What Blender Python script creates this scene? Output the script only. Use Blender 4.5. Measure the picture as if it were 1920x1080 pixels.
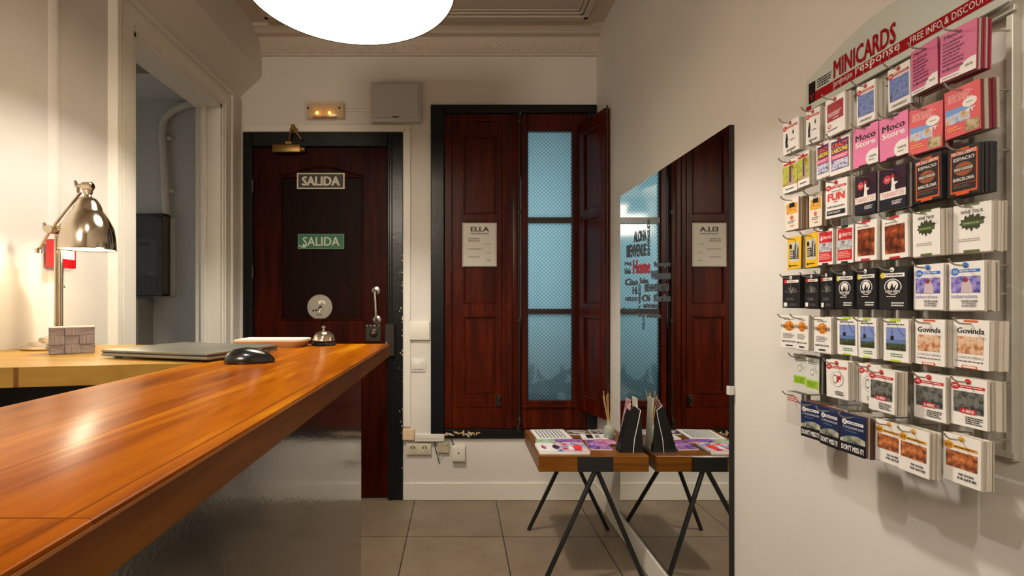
import bpy, bmesh, math, random
from mathutils import Vector, Matrix
random.seed(7)
for o in list(bpy.data.objects): bpy.data.objects.remove(o)
SC = bpy.context.scene
COL = SC.collection
R = math.radians
PI = math.pi

# ------------------------------------------------------------------ camera, world, light, exposure
F = 960.0; CH = 1.23; VX = 858.0; VY = 568.0      # focal length in pixels of a 1920 frame, eye height, vanishing point
cam = bpy.data.cameras.new('camera'); camo = bpy.data.objects.new('camera', cam); COL.objects.link(camo)
camo.location = (0, 0, CH); camo.rotation_euler = (R(90), 0, 0)
cam.sensor_width = 36; cam.lens = 18.0; cam.shift_x = (960-VX)/1920; cam.shift_y = (VY-540)/1920
cam.clip_start = 0.02
SC.camera = camo
def gx(px, Y): return (px-VX)*Y/F
def gz(py, Y): return CH+(VY-py)*Y/F

SC.view_settings.view_transform = 'Standard'; SC.view_settings.look = 'None'
SC.view_settings.gamma = 1; SC.view_settings.use_curve_mapping = False
SC.view_settings.exposure = 0.22
w = bpy.data.worlds.new('world'); SC.world = w; w.use_nodes = True
w.node_tree.nodes['Background'].inputs[0].default_value = (0.35, 0.55, 0.7, 1)
w.node_tree.nodes['Background'].inputs[1].default_value = 0.05

def light(name, kind, loc, power, color, size=0.1, rot=(0,0,0), sy=None):
    l = bpy.data.lights.new(name, kind); l.energy = power; l.color = color
    if kind == 'AREA':
        l.size = size
        if sy: l.shape = 'RECTANGLE'; l.size_y = sy
    else: l.shadow_soft_size = size
    o = bpy.data.objects.new(name, l); o.location = loc; o.rotation_euler = rot; COL.objects.link(o)
    return o
# daylight falling through the light well outside the window
light('light_well_daylight', 'AREA', (0.46, 3.85, 1.62), 5.2, (0.62, 0.88, 1.0), .5, (R(-90), 0, 0), 1.1)

# added fill light, stands in for the room behind the camera
light('rear_fill_light', 'AREA', (-1.0, -1.7, 2.55), 39, (1, .88, .72), .8, (R(72), 0, R(-8)), .5)

# ------------------------------------------------------------------ materials
def lin(c): return tuple(((x/255)/12.92 if x/255 <= .04045 else ((x/255+.055)/1.055)**2.4) for x in c)
MATS = {}
def mat(name, rgb=(200,200,200), rough=.5, metal=0, coat=0, bump=0, bscale=200, var=0, vscale=6, emit=0, spec=.5, coatr=.1):
    if name in MATS: return MATS[name]
    m = bpy.data.materials.new(name); m.use_nodes = True; MATS[name] = m
    nt = m.node_tree; b = nt.nodes['Principled BSDF']; c = lin(rgb)
    b.inputs['Base Color'].default_value = (*c, 1); b.inputs['Roughness'].default_value = rough
    b.inputs['Metallic'].default_value = metal; b.inputs['Coat Weight'].default_value = coat
    b.inputs['Coat Roughness'].default_value = coatr
    b.inputs['Specular IOR Level'].default_value = spec
    if emit:
        b.inputs['Emission Color'].default_value = (*c, 1); b.inputs['Emission Strength'].default_value = emit
    if bump or var:
        tc = nt.nodes.new('ShaderNodeTexCoord')
    if var:
        n = nt.nodes.new('ShaderNodeTexNoise'); n.inputs['Scale'].default_value = vscale; n.inputs['Detail'].default_value = 5
        nt.links.new(tc.outputs['Object'], n.inputs['Vector'])
        r = nt.nodes.new('ShaderNodeValToRGB')
        r.color_ramp.elements[0].position = .3; r.color_ramp.elements[1].position = .7
        r.color_ramp.elements[0].color = (*[x*(1-var) for x in c], 1); r.color_ramp.elements[1].color = (*[min(1, x*(1+var*.4)) for x in c], 1)
        nt.links.new(n.outputs['Fac'], r.inputs['Fac']); nt.links.new(r.outputs['Color'], b.inputs['Base Color'])
    if bump:
        n = nt.nodes.new('ShaderNodeTexNoise'); n.inputs['Scale'].default_value = bscale; n.inputs['Detail'].default_value = 3
        nt.links.new(tc.outputs['Object'], n.inputs['Vector'])
        bp = nt.nodes.new('ShaderNodeBump'); bp.inputs['Strength'].default_value = bump; bp.inputs['Distance'].default_value = .002
        nt.links.new(n.outputs['Fac'], bp.inputs['Height']); nt.links.new(bp.outputs['Normal'], b.inputs['Normal'])
        if coat: nt.links.new(bp.outputs['Normal'], b.inputs['Coat Normal'])
    return m
def C(r, g, b):                                # plain printed colour
    return mat('print_%d_%d_%d' % (r, g, b), (r, g, b), .45)
def pic(name, cols, scale=90, detail=4):       # printed photograph: blotches of several colours
    if name in MATS: return MATS[name]
    m = bpy.data.materials.new(name); m.use_nodes = True; MATS[name] = m
    nt = m.node_tree; b = nt.nodes['Principled BSDF']; b.inputs['Roughness'].default_value = .35
    tc = nt.nodes.new('ShaderNodeTexCoord'); n = nt.nodes.new('ShaderNodeTexNoise')
    n.inputs['Scale'].default_value = scale; n.inputs['Detail'].default_value = detail
    r = nt.nodes.new('ShaderNodeValToRGB'); e = r.color_ramp.elements
    k = len(cols)
    while len(e) < k: e.new(.5)
    for i, c in enumerate(cols):
        e[i].position = .3+.4*i/(k-1); e[i].color = (*lin(c), 1)
    nt.links.new(tc.outputs['Object'], n.inputs['Vector']); nt.links.new(n.outputs['Fac'], r.inputs['Fac'])
    nt.links.new(r.outputs['Color'], b.inputs['Base Color'])
    return m
def wood(name, cols, axis='Z', scale=1.0, rough=.35, coat=.3, planks=None, knots=False, coatr=.15, bump=.15, world=False, spec=.5):
    """streaky grain stretched along one axis; optional plank pattern (width, length)"""
    if name in MATS: return MATS[name]
    m = bpy.data.materials.new(name); m.use_nodes = True; MATS[name] = m
    nt = m.node_tree; L = nt.links; N = nt.nodes; b = N['Principled BSDF']
    b.inputs['Roughness'].default_value = rough; b.inputs['Coat Weight'].default_value = coat; b.inputs['Coat Roughness'].default_value = coatr; b.inputs['Specular IOR Level'].default_value = spec
    if world: src = N.new('ShaderNodeNewGeometry').outputs['Position']
    else: src = N.new('ShaderNodeTexCoord').outputs['Object']
    mp = N.new('ShaderNodeMapping'); s = [14*scale]*3; s['XYZ'.index(axis)] = 1.1*scale
    mp.inputs['Scale'].default_value = s; L.new(src, mp.inputs['Vector'])
    vec = mp.outputs['Vector']
    if planks:
        pm = N.new('ShaderNodeMapping'); pm.inputs['Rotation'].default_value = (0, 0, R(90) if axis == 'Y' else 0)
        L.new(src, pm.inputs['Vector'])
        br = N.new('ShaderNodeTexBrick'); br.inputs['Scale'].default_value = 1
        br.inputs['Brick Width'].default_value = planks[1]; br.inputs['Row Height'].default_value = planks[0]
        br.inputs['Mortar Size'].default_value = .0011; br.inputs['Mortar Smooth'].default_value = 0
        br.inputs['Color1'].default_value = (0, 0, 0, 1); br.inputs['Color2'].default_value = (1, 1, 1, 1); br.inputs['Mortar'].default_value = (.5, .5, .5, 1)
        br.offset = .37; br.offset_frequency = 1
        L.new(pm.outputs['Vector'], br.inputs['Vector'])
        ad = N.new('ShaderNodeVectorMath'); ad.operation = 'MULTIPLY_ADD'
        L.new(br.outputs['Color'], ad.inputs[0]); ad.inputs[1].default_value = (9, 7, 5); L.new(vec, ad.inputs[2])
        vec = ad.outputs[0]
    n1 = N.new('ShaderNodeTexNoise'); n1.inputs['Scale'].default_value = 2.2; n1.inputs['Detail'].default_value = 7; n1.inputs['Roughness'].default_value = .62
    n1.inputs['Distortion'].default_value = .7
    L.new(vec, n1.inputs['Vector'])
    r = N.new('ShaderNodeValToRGB'); e = r.color_ramp.elements
    while len(e) < len(cols): e.new(.5)
    for i, c in enumerate(cols):
        e[i].position = .3+.42*i/(len(cols)-1); e[i].color = (*lin(c), 1)
    L.new(n1.outputs['Fac'], r.inputs['Fac'])
    out = r.outputs['Color']
    def mul(a, fac_socket, col):
        mx = N.new('ShaderNodeMix'); mx.data_type = 'RGBA'; mx.blend_type = 'MULTIPLY'
        L.new(fac_socket, mx.inputs['Factor']); L.new(a, mx.inputs[6]); mx.inputs[7].default_value = (*col, 1)
        return mx.outputs[2]
    if planks:
        sr = N.new('ShaderNodeValToRGB'); sr.color_ramp.elements[0].color = (0,0,0,1); sr.color_ramp.elements[1].color = (.8,.8,.8,1)
        L.new(br.outputs['Color'], sr.inputs['Fac']); out = mul(out, sr.outputs['Color'], (.92, .82, .66))
        out = mul(out, br.outputs['Fac'], (.42, .3, .2))
    if knots:
        km = N.new('ShaderNodeMapping'); ks = [9]*3; ks['XYZ'.index(axis)] = 4.2; km.inputs['Scale'].default_value = ks
        L.new(src, km.inputs['Vector'])
        v = N.new('ShaderNodeTexVoronoi'); v.inputs['Scale'].default_value = .62; L.new(km.outputs['Vector'], v.inputs['Vector'])
        kr = N.new('ShaderNodeValToRGB'); kr.color_ramp.elements[0].color = (1,1,1,1); kr.color_ramp.elements[0].position = .03
        kr.color_ramp.elements[1].color = (0,0,0,1); kr.color_ramp.elements[1].position = .10
        L.new(v.outputs['Distance'], kr.inputs['Fac']); out = mul(out, kr.outputs['Color'], (.35, .16, .08))
    L.new(out, b.inputs['Base Color'])
    bp = N.new('ShaderNodeBump'); bp.inputs['Strength'].default_value = bump; bp.inputs['Distance'].default_value = .001
    L.new(n1.outputs['Fac'], bp.inputs['Height']); L.new(bp.outputs['Normal'], b.inputs['Normal'])
    return m

M_wall = mat('wall_paint', (216, 210, 201), .62, bump=.25, bscale=45, var=.04, vscale=3)
M_ceil = mat('ceiling_paint', (196, 184, 168), .7)
M_trim = mat('white_trim_paint', (224, 219, 206), .4, bump=.1, bscale=30)
M_closet = mat('closet_paint', (205, 206, 205), .6, bump=.2, bscale=40)
M_black = mat('black_frame_paint', (16, 18, 19), .3, bump=.3, bscale=40, coat=.05, spec=.3)
M_door = wood('dark_door_wood', [(26,4,0),(46,8,1),(68,15,2)], 'Z', .7, .42, .0, spec=.07)
M_doorp = wood('darker_door_panel_wood', [(12,2,1),(24,4,1),(36,8,2)], 'Z', .7, .42, .0, spec=.07)
M_shut = wood('red_shutter_wood', [(40,6,0),(66,14,1),(92,27,3)], 'Z', .8, .3, .0, spec=.2)
M_counter = wood('pine_worktop', [(88,38,0),(142,74,0),(168,98,2),(200,142,28)], 'Y', .6, .28, .0, spec=.05, planks=(.127, .9), knots=True, coatr=.25, world=True)
M_edge = wood('pine_edge', [(84,42,2),(108,60,4),(128,76,10)], 'Y', .6, .4, .0, spec=.2, world=True)
M_desk = wood('pale_pine_worktop', [(148,106,40),(170,130,54),(184,146,70)], 'X', .5, .38, .1, spec=.3, planks=(.14, 1.3), world=True)
M_desktop = M_desk
M_dark = mat('dark_cabinet', (30, 19, 14), .6)
M_panel = mat('grey_lacquer_panel', (38, 38, 38), .16, coat=1, bump=.10, bscale=110, coatr=.05, spec=.8)
M_tablew = wood('acacia_table', [(78,42,4),(112,64,8),(136,84,18)], 'X', 1.0, .35, .05, spec=.25)
M_iron = mat('black_iron', (14, 15, 17), .4, coat=.2)
M_chrome = mat('polished_nickel', (214, 200, 178), .13, 1)
M_steel = mat('brushed_steel', (190, 184, 172), .3, 1)
M_brass = mat('aged_brass', (150, 118, 66), .4, 1)
M_oldmetal = mat('old_grey_metal', (62, 54, 46), .45, .8, bump=.3, bscale=90)
M_plastic = mat('white_plastic', (216, 212, 200), .35)
M_cream = mat('cream_plastic', (226, 198, 160), .4)
M_box = mat('grey_box_paint', (186, 184, 180), .3, coat=.3)
M_darkslot = mat('dark_slot', (20, 18, 16), .6)
M_mirror = mat('mirror_silver', (236, 238, 236), .0, 1)
M_white = C(232, 228, 220)
M_paper = mat('paper_white', (236, 232, 226), .5)

# floor tiles
def tile_mat():
    m = bpy.data.materials.new('stone_floor_tiles'); m.use_nodes = True; nt = m.node_tree; N = nt.nodes; L = nt.links; b = N['Principled BSDF']
    g = N.new('ShaderNodeNewGeometry'); mp = N.new('ShaderNodeMapping'); mp.inputs['Location'].default_value = (.267, -3.2+.505*8, 0)
    L.new(g.outputs['Position'], mp.inputs['Vector'])
    br = N.new('ShaderNodeTexBrick'); br.offset = 0; br.inputs['Scale'].default_value = 1; br.inputs['Brick Width'].default_value = .506
    br.inputs['Row Height'].default_value = .505; br.inputs['Mortar Size'].default_value = .0028; br.inputs['Mortar Smooth'].default_value = .1
    br.inputs['Color1'].default_value = (*lin((136,121,103)), 1); br.inputs['Color2'].default_value = (*lin((146,131,113)), 1); br.inputs['Mortar'].default_value = (*lin((38,32,26)), 1)
    L.new(mp.outputs['Vector'], br.inputs['Vector'])
    n = N.new('ShaderNodeTexNoise'); n.inputs['Scale'].default_value = 4.5; n.inputs['Detail'].default_value = 8; n.inputs['Roughness'].default_value = .65
    L.new(g.outputs['Position'], n.inputs['Vector'])
    r = N.new('ShaderNodeValToRGB'); r.color_ramp.elements[0].position = .3; r.color_ramp.elements[1].position = .72
    r.color_ramp.elements[0].color = (.66, .60, .54, 1); r.color_ramp.elements[1].color = (1.0, .98, .95, 1)
    L.new(n.outputs['Fac'], r.inputs['Fac'])
    mx = N.new('ShaderNodeMix'); mx.data_type = 'RGBA'; mx.blend_type = 'MULTIPLY'; mx.inputs['Factor'].default_value = 1
    L.new(br.outputs['Color'], mx.inputs[6]); L.new(r.outputs['Color'], mx.inputs[7]); L.new(mx.outputs[2], b.inputs['Base Color'])
    b.inputs['Roughness'].default_value = .42
    bp = N.new('ShaderNodeBump'); bp.invert = True; bp.inputs['Strength'].default_value = .5; bp.inputs['Distance'].default_value = .003
    L.new(br.outputs['Fac'], bp.inputs['Height']); L.new(bp.outputs['Normal'], b.inputs['Normal'])
    return m
M_floor = tile_mat()

def glass_mat():
    """frosted glass with a printed lattice of small lozenges: lets daylight through diffusely"""
    m = bpy.data.materials.new('patterned_frosted_glass'); m.use_nodes = True; nt = m.node_tree; N = nt.nodes; L = nt.links
    for n in list(N):
        if n.type != 'OUTPUT_MATERIAL': N.remove(n)
    out = N['Material Output']; g = N.new('ShaderNodeNewGeometry'); sx = N.new('ShaderNodeSeparateXYZ'); L.new(g.outputs['Position'], sx.inputs[0])
    def mth(op, a, b=None):
        n = N.new('ShaderNodeMath'); n.operation = op
        for i, v in enumerate((a, b)):
            if v is None: continue
            if isinstance(v, (int, float)): n.inputs[i].default_value = v
            else: L.new(v, n.inputs[i])
        return n.outputs[0]
    k = 2*PI/.024
    a = mth('SINE', mth('MULTIPLY', sx.outputs['X'], k))
    b = mth('SINE', mth('MULTIPLY', sx.outputs['Z'], k))
    d = mth('GREATER_THAN', mth('MULTIPLY', a, b), .22)
    # lace like frosting in the lowest pane
    n = N.new('ShaderNodeTexNoise'); n.inputs['Scale'].default_value = 16; n.inputs['Detail'].default_value = 4; L.new(g.outputs['Position'], n.inputs['Vector'])
    wv = mth('ADD', .90, mth('MULTIPLY', mth('SINE', mth('MULTIPLY', sx.outputs['X'], 30)), .05))
    low = mth('LESS_THAN', mth('ADD', sx.outputs['Z'], mth('MULTIPLY', n.outputs['Fac'], .22)), wv)
    low = mth('MULTIPLY', low, mth('GREATER_THAN', n.outputs['Fac'], .42))
    f = mth('MINIMUM', mth('ADD', mth('MULTIPLY', d, .6), mth('MULTIPLY', low, .35)), 1)
    mx = N.new('ShaderNodeMix'); mx.data_type = 'RGBA'; L.new(f, mx.inputs['Factor'])
    mx.inputs[6].default_value = (*lin((226,240,240)), 1); mx.inputs[7].default_value = (*lin((120,150,158)), 1)
    tr = N.new('ShaderNodeBsdfTranslucent'); L.new(mx.outputs[2], tr.inputs['Color'])
    df = N.new('ShaderNodeBsdfDiffuse'); df.inputs['Color'].default_value = (*lin((120,140,140)), 1)
    gl = N.new('ShaderNodeBsdfGlossy'); gl.inputs['Roughness'].default_value = .06
    m1 = N.new('ShaderNodeMixShader'); m1.inputs[0].default_value = .12; L.new(tr.outputs[0], m1.inputs[1]); L.new(df.outputs[0], m1.inputs[2])
    m2 = N.new('ShaderNodeMixShader'); m2.inputs[0].default_value = .05; L.new(m1.outputs[0], m2.inputs[1]); L.new(gl.outputs[0], m2.inputs[2])
    L.new(m2.outputs[0], out.inputs['Surface'])
    return m
M_glass = glass_mat()
def clear_mat(name, rgb, alpha, rough=.1):
    m = bpy.data.materials.new(name); m.use_nodes = True; b = m.node_tree.nodes['Principled BSDF']
    b.inputs['Base Color'].default_value = (*lin(rgb), 1); b.inputs['Alpha'].default_value = alpha; b.inputs['Roughness'].default_value = rough
    return m
M_clear = clear_mat('clear_plastic', (210, 200, 180), .3)
M_smoke = clear_mat('smoked_plastic', (52, 52, 44), .45)
M_bottle = clear_mat('bottle_glass', (200, 205, 190), .45, .05)
# ------------------------------------------------------------------ mesh builder
TXT = {}
def text_shape(s, bold):
    key = (s, bold)
    if key in TXT: return TXT[key]
    cu = bpy.data.curves.new('t', 'FONT'); cu.body = s; cu.resolution_u = 2
    o = bpy.data.objects.new('t', cu); COL.objects.link(o); bpy.context.view_layer.update()
    me = o.to_mesh()
    vs = [(v.co.x, v.co.y, 0) for v in me.vertices]; fs = [tuple(p.vertices) for p in me.polygons]
    if bold > .012:                        # heavier strokes: the same glyphs repeated a hair to either side
        n = len(vs); b0 = [v[:2] for v in vs]; f0 = list(fs); d = min(bold, .1)*.8
        for k, (dx, dy) in enumerate(((d, d*.5), (-d, -d*.5), (d, -d*.5))):
            vs += [(x+dx, y+dy, k+1) for x, y in b0]; fs += [tuple(i+n*(k+1) for i in f) for f in f0]
    o.to_mesh_clear(); bpy.data.objects.remove(o); bpy.data.curves.remove(cu)
    x0 = min(v[0] for v in vs); x1 = max(v[0] for v in vs); y0 = min(v[1] for v in vs); y1 = max(v[1] for v in vs)
    vs = [((x-x0)/(x1-x0), (y-y0)/(y1-y0), k*2.2e-5) for x, y, k in vs]
    TXT[key] = (vs, fs, (x1-x0)/(y1-y0)); return TXT[key]

class MB:
    def __init__(s): s.v = []; s.f = []; s.m = []; s.mats = []
    def mi(s, m):
        if m not in s.mats: s.mats.append(m)
        return s.mats.index(m)
    def add(s, vs, fs, m):
        n = len(s.v); s.v += [Vector(v) for v in vs]; k = s.mi(m)
        for f in fs: s.f.append(tuple(i+n for i in f)); s.m.append(k)
        return s
    def box(s, x0, x1, y0, y1, z0, z1, m, bev=0, seg=1, mx=None):
        bm = bmesh.new(); bmesh.ops.create_cube(bm, size=1)
        for v in bm.verts:
            v.co = Vector(((x0+x1)/2+v.co.x*(x1-x0), (y0+y1)/2+v.co.y*(y1-y0), (z0+z1)/2+v.co.z*(z1-z0)))
        if bev: bmesh.ops.bevel(bm, geom=bm.edges[:], offset=bev, segments=seg, affect='EDGES', profile=.5)
        if mx is not None: bm.transform(mx)
        return s.bm(bm, m)
    def bm(s, bm, m):
        bm.verts.index_update()
        s.add([v.co.copy() for v in bm.verts], [tuple(v.index for v in f.verts) for f in bm.faces], m); bm.free(); return s
    def tube(s, pts, r, m, seg=10, cap=True):
        pts = [Vector(p) for p in pts]; rs = r if isinstance(r, (list, tuple)) else [r]*len(pts)
        vs = []; fs = []; prev = None
        for i, p in enumerate(pts):
            t = (pts[min(i+1, len(pts)-1)]-pts[max(i-1, 0)]).normalized()
            if prev is None:
                a = Vector((0,0,1)) if abs(t.z) < .9 else Vector((1,0,0))
                u = t.cross(a).normalized()
            else:
                u = (prev-t*prev.dot(t)).normalized()
            prev = u; w_ = t.cross(u)
            for k in range(seg):
                an = 2*PI*k/seg; vs.append(p+(u*math.cos(an)+w_*math.sin(an))*rs[i])
        for i in range(len(pts)-1):
            for k in range(seg):
                a = i*seg+k; b = i*seg+(k+1) % seg; fs.append((a, b, b+seg, a+seg))
        if cap:
            fs.append(tuple(range(seg))[::-1]); fs.append(tuple((len(pts)-1)*seg+k for k in range(seg)))
        return s.add(vs, fs, m)
    def lathe(s, prof, c, m, seg=32, mx=None, close=False):
        vs = []; fs = []; c = Vector(c)
        for (r, h) in prof:
            for k in range(seg):
                an = 2*PI*k/seg; vs.append(Vector((r*math.cos(an), r*math.sin(an), h)))
        for i in range(len(prof)-1):
            for k in range(seg):
                a = i*seg+k; b = i*seg+(k+1) % seg; fs.append((a, b, b+seg, a+seg))
        if close:
            fs.append(tuple(range(seg))[::-1]); fs.append(tuple((len(prof)-1)*seg+k for k in range(seg)))
        if mx is not None: vs = [mx @ v for v in vs]
        return s.add([v+c for v in vs], fs, m)
    def prism(s, pts, ext, m):
        pts = [Vector(p) for p in pts]; e = Vector(ext); n = len(pts)
        fs = [tuple(range(n))[::-1], tuple(range(n, 2*n))]+[(i, (i+1) % n, (i+1) % n+n, i+n) for i in range(n)]
        return s.add(pts+[p+e for p in pts], fs, m)
    def quad(s, a, b, c, d, m): return s.add([a, b, c, d], [(0,1,2,3)], m)
    def text(s, t, o, U, V, m, bold=.02):      # text stretched into the parallelogram o, o+U, o+V
        vs, fs, asp = text_shape(t, bold); o = Vector(o); U = Vector(U); V = Vector(V)
        N = U.cross(V).normalized(); return s.add([o+U*x+V*y+N*k for x, y, k in vs], fs, m)
    def build(s, name, parent=None, origin=None, smooth=30):
        me = bpy.data.meshes.new(name)
        if parent is not None:
            org = Vector(parent.get('_o', parent.location)) if False else world_of(parent)
        elif origin is not None: org = Vector(origin)
        else:
            xs = [v.x for v in s.v]; ys = [v.y for v in s.v]; zs = [v.z for v in s.v]
            org = Vector(((min(xs)+max(xs))/2, (min(ys)+max(ys))/2, min(zs)))
        me.from_pydata([tuple(v-org) for v in s.v], [], s.f)
        for m in s.mats: me.materials.append(m)
        me.polygons.foreach_set('material_index', s.m)
        if smooth:
            me.polygons.foreach_set('use_smooth', [True]*len(s.f)); me.update()
            me.set_sharp_from_angle(angle=R(smooth))
        me.update()
        o = bpy.data.objects.new(name, me); COL.objects.link(o)
        if parent is not None: o.parent = parent
        else: o.location = org
        return o
def world_of(o):
    p = o.location.copy()
    while o.parent: o = o.parent; p += o.location
    return p
def thing(name, loc, label=None, cat=None, group=None, kind=None):
    o = bpy.data.objects.new(name, None); o.location = loc; o.empty_display_size = .05; COL.objects.link(o)
    return tag(o, label, cat, group, kind)
def tag(o, label=None, cat=None, group=None, kind=None):
    if label: o['label'] = label
    if cat: o['category'] = cat
    if group: o['group'] = group
    if kind: o['kind'] = kind
    return o
def struct(o): o['kind'] = 'structure'; return o

# flat artwork laid on a surface: frame = origin (lower left), U, V, outward normal
def art(mb, o, U, V, N, els, step=.00012):
    o = Vector(o); U = Vector(U); V = Vector(V); N = Vector(N).normalized()
    for i, e in enumerate(els):
        q = o+N*step*(i+1); k = e[0]
        P = lambda u, v: q+U*u+V*v
        if k == 'r': mb.quad(P(e[1], e[2]), P(e[3], e[2]), P(e[3], e[4]), P(e[1], e[4]), e[5])
        elif k == 't': mb.text(e[5], P(e[1], e[2]), U*(e[3]-e[1]), V*(e[4]-e[2]), e[6], e[7] if len(e) > 7 else .02)
        elif k == 'e':
            n = 20; mb.add([P(min(1, max(0, e[1]+e[3]*math.cos(2*PI*j/n))), min(1, max(0, e[2]+e[4]*math.sin(2*PI*j/n)))) for j in range(n)], [tuple(range(n))], e[5])
        elif k == 'p': mb.add([P(u, v) for u, v in e[1]], [tuple(range(len(e[1])))], e[2])
        elif k == 'l':                        # blurred small print: rows of short dashes
            u0, v0, u1, v1, n, m = e[1:7]; rr = random.Random(int(u0*1000+v0*77+n))
            h = (v1-v0)/n
            for j in range(n):
                x = u0+(0 if len(e) < 8 else rr.random()*.08*(u1-u0)); end = u1-rr.random()*.25*(u1-u0)
                while x < end:
                    w_ = (u1-u0)*(.06+.12*rr.random()); a = min(x+w_, end)
                    mb.quad(P(x, v0+h*j+h*.25), P(a, v0+h*j+h*.25), P(a, v0+h*j+h*.75), P(x, v0+h*j+h*.75), m)
                    x = a+(u1-u0)*.03

# ------------------------------------------------------------------ the room
BY = 3.2; LX = -1.36; RX = .868; CZ = 2.9; NY = -2.2
struct(MB().box(-2.6, RX+.2, NY-.2, 3.5, -.1, 0, M_floor).build('floor', origin=(0,0,0)))
struct(MB().box(-1.5, RX+.2, NY-.2, 3.4, CZ, CZ+.1, M_ceil).build('ceiling', origin=(0,0,CZ)))
DX0, DX1, DZ = gx(456,BY), gx(756,BY), gz(248,BY)
WX0, WX1, WZ0, WZ1 = gx(808,BY), RX, gz(821,BY), gz(198,BY)
b = MB()
b.box(-1.5, DX0, BY, BY+.2, 0, CZ, M_wall).box(DX0, DX1, BY, BY+.2, DZ, CZ, M_wall).box(DX1, WX0, BY, BY+.2, 0, CZ, M_wall)
b.box(WX0, WX1, BY, BY+.2, 0, WZ0, M_wall).box(WX0, WX1, BY, BY+.2, WZ1, CZ, M_wall).box(WX1, WX1+.2, BY, BY+.2, 0, CZ, M_wall)
struct(b.build('wall_back', origin=(0,BY,0)))
struct(MB().box(RX, RX+.2, NY, BY, 0, CZ, M_wall).build('wall_right', origin=(RX,0,0)))
struct(MB().box(-1.5, RX+.2, NY-.2, NY, 0, CZ, M_wall).build('wall_front', origin=(0,NY,0)))
OY0, OY1, OZ = 2.14, 2.95, 2.37           # doorway to the meter closet
b = MB()
b.box(LX-.14, LX, NY, OY0, 0, CZ, M_wall).box(LX-.14, LX, OY1, BY, 0, CZ, M_wall).box(LX-.14, LX, OY0, OY1, OZ, CZ, M_wall)
# projecting upper part of the wall with its slanted underside
zt0, zt1 = gz(183,BY), gz(145,BY)
b.prism([(LX, NY, zt0), (gx(491,BY), NY, zt1), (gx(491,BY), NY, CZ), (LX, NY, CZ)], (0, BY-NY, 0), M_wall)
struct(b.build('wall_left', origin=(LX,0,0)))
# casing of the opening
b = MB(); cw = .12
def casing(b, y0, y1, z1, w, x, m):
    for (d, t) in ((0, .010), (.018, .015), (w-.028, .021)):
        ww = {0: w, .018: w-.018-.045, w-.028: .028}[d]
        # jambs + head, stepping outward
        b.box(x, x+t, y0-d-ww, y0-d, 0, z1+d+ww, m, .003)
        b.box(x, x+t, y1+d, y1+d+ww, 0, z1+d+ww, m, .003)
        b.box(x, x+t, y0-d, y1+d, z1+d, z1+d+ww, m, .003)
casing(b, OY0, OY1, OZ, .125, LX, M_trim)
b.prism([(LX, OY0-.150, 0), (LX+.0205, OY0-.124, 0), (LX, OY0-.124, 0)], (0,0,OZ+.125), M_trim)
b.prism([(LX, OY0-.124, OZ+.150), (LX+.0205, OY0-.124, OZ+.124), (LX, OY0-.124, OZ+.124)], (0,OY1-OY0+.248,0), M_trim)
b.box(LX-.14, LX+.003, OY1-.02, OY1, 0, OZ, M_trim).box(LX-.14, LX+.003, OY0, OY0+.02, 0, OZ, M_trim).box(LX-.14, LX+.003, OY0, OY1, OZ-.02, OZ, M_trim)
b.box(LX-.1, LX-.07, OY1-.045, OY1-.02, 0, OZ-.02, M_trim, .003)
struct(b.build('trim_1', origin=(LX,OY0,0)))
# vertical batten on the left wall
b = MB(); b.prism([(LX, 1.700, 1.0), (LX+.009, 1.722, 1.0), (LX+.009, 1.736, 1.0), (LX, 1.755, 1.0)], (0,0,CZ-1.0), M_wall)
struct(b.build('trim_2', origin=(LX,1.7,0)))
# closet behind
CY = 3.32; CZZ = 2.53
struct(MB().box(-2.6, LX-.14, CY, CY+.1, 0, CZZ+.3, M_closet).build('wall_closet_back', origin=(-2,CY,0)))
struct(MB().box(-2.7, -2.6, 1.6, CY, 0, CZZ+.3, M_closet).build('wall_closet_left', origin=(-2.6,2,0)))
struct(MB().box(-2.6, LX-.14, 1.5, 1.6, 0, CZZ+.3, M_closet).build('wall_closet_front', origin=(-2,1.5,0)))
struct(MB().box(-2.6, LX-.14, 1.6, CY, CZZ, CZZ+.1, M_closet).build('ceiling_closet', origin=(-2,2,CZZ)))
light('closet_fill_light', 'AREA', (-2.5, 2.3, 1.5), 1.9, (1, .96, .88), .9, (0, R(-90), 0), 1.4)  # unseen fill light, added to brighten the closet
# cornice and ceiling moulding
b = MB(); yb = BY
prof = [(0,gz(106,BY)),(-.012,gz(106,BY)),(-.016,gz(101,BY)),(-.02,2.785),(-.035,2.83),(-.055,2.853),(-.06,2.862),(-.10,2.866),(-.11,2.875),(-.15,2.885),(-.155,CZ),(0,CZ)]
b.prism([(gx(491,BY), yb+p[0], p[1]) for p in prof][::-1], (RX-gx(491,BY), 0, 0), M_ceil)
x = gx(500,BY)
while x < RX-.04:                       # running leaf ornament
    mx = Matrix.Translation((x, yb-.03, 2.815)) @ Matrix.Rotation(R(35), 4, 'Y') @ Matrix.Diagonal((.010, .004, .026, 1))
    t = bmesh.new(); bmesh.ops.create_icosphere(t, subdivisions=2, radius=1, matrix=mx); b.bm(t, M_ceil)
    mx = Matrix.Translation((x+.035, yb-.032, 2.812)) @ Matrix.Rotation(R(-40), 4, 'Y') @ Matrix.Diagonal((.009, .004, .022, 1))
    t = bmesh.new(); bmesh.ops.create_icosphere(t, subdivisions=2, radius=1, matrix=mx); b.bm(t, M_ceil)
    x += .075
struct(b.build('trim_3', origin=(0,BY,CZ)))
b = MB()
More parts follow.
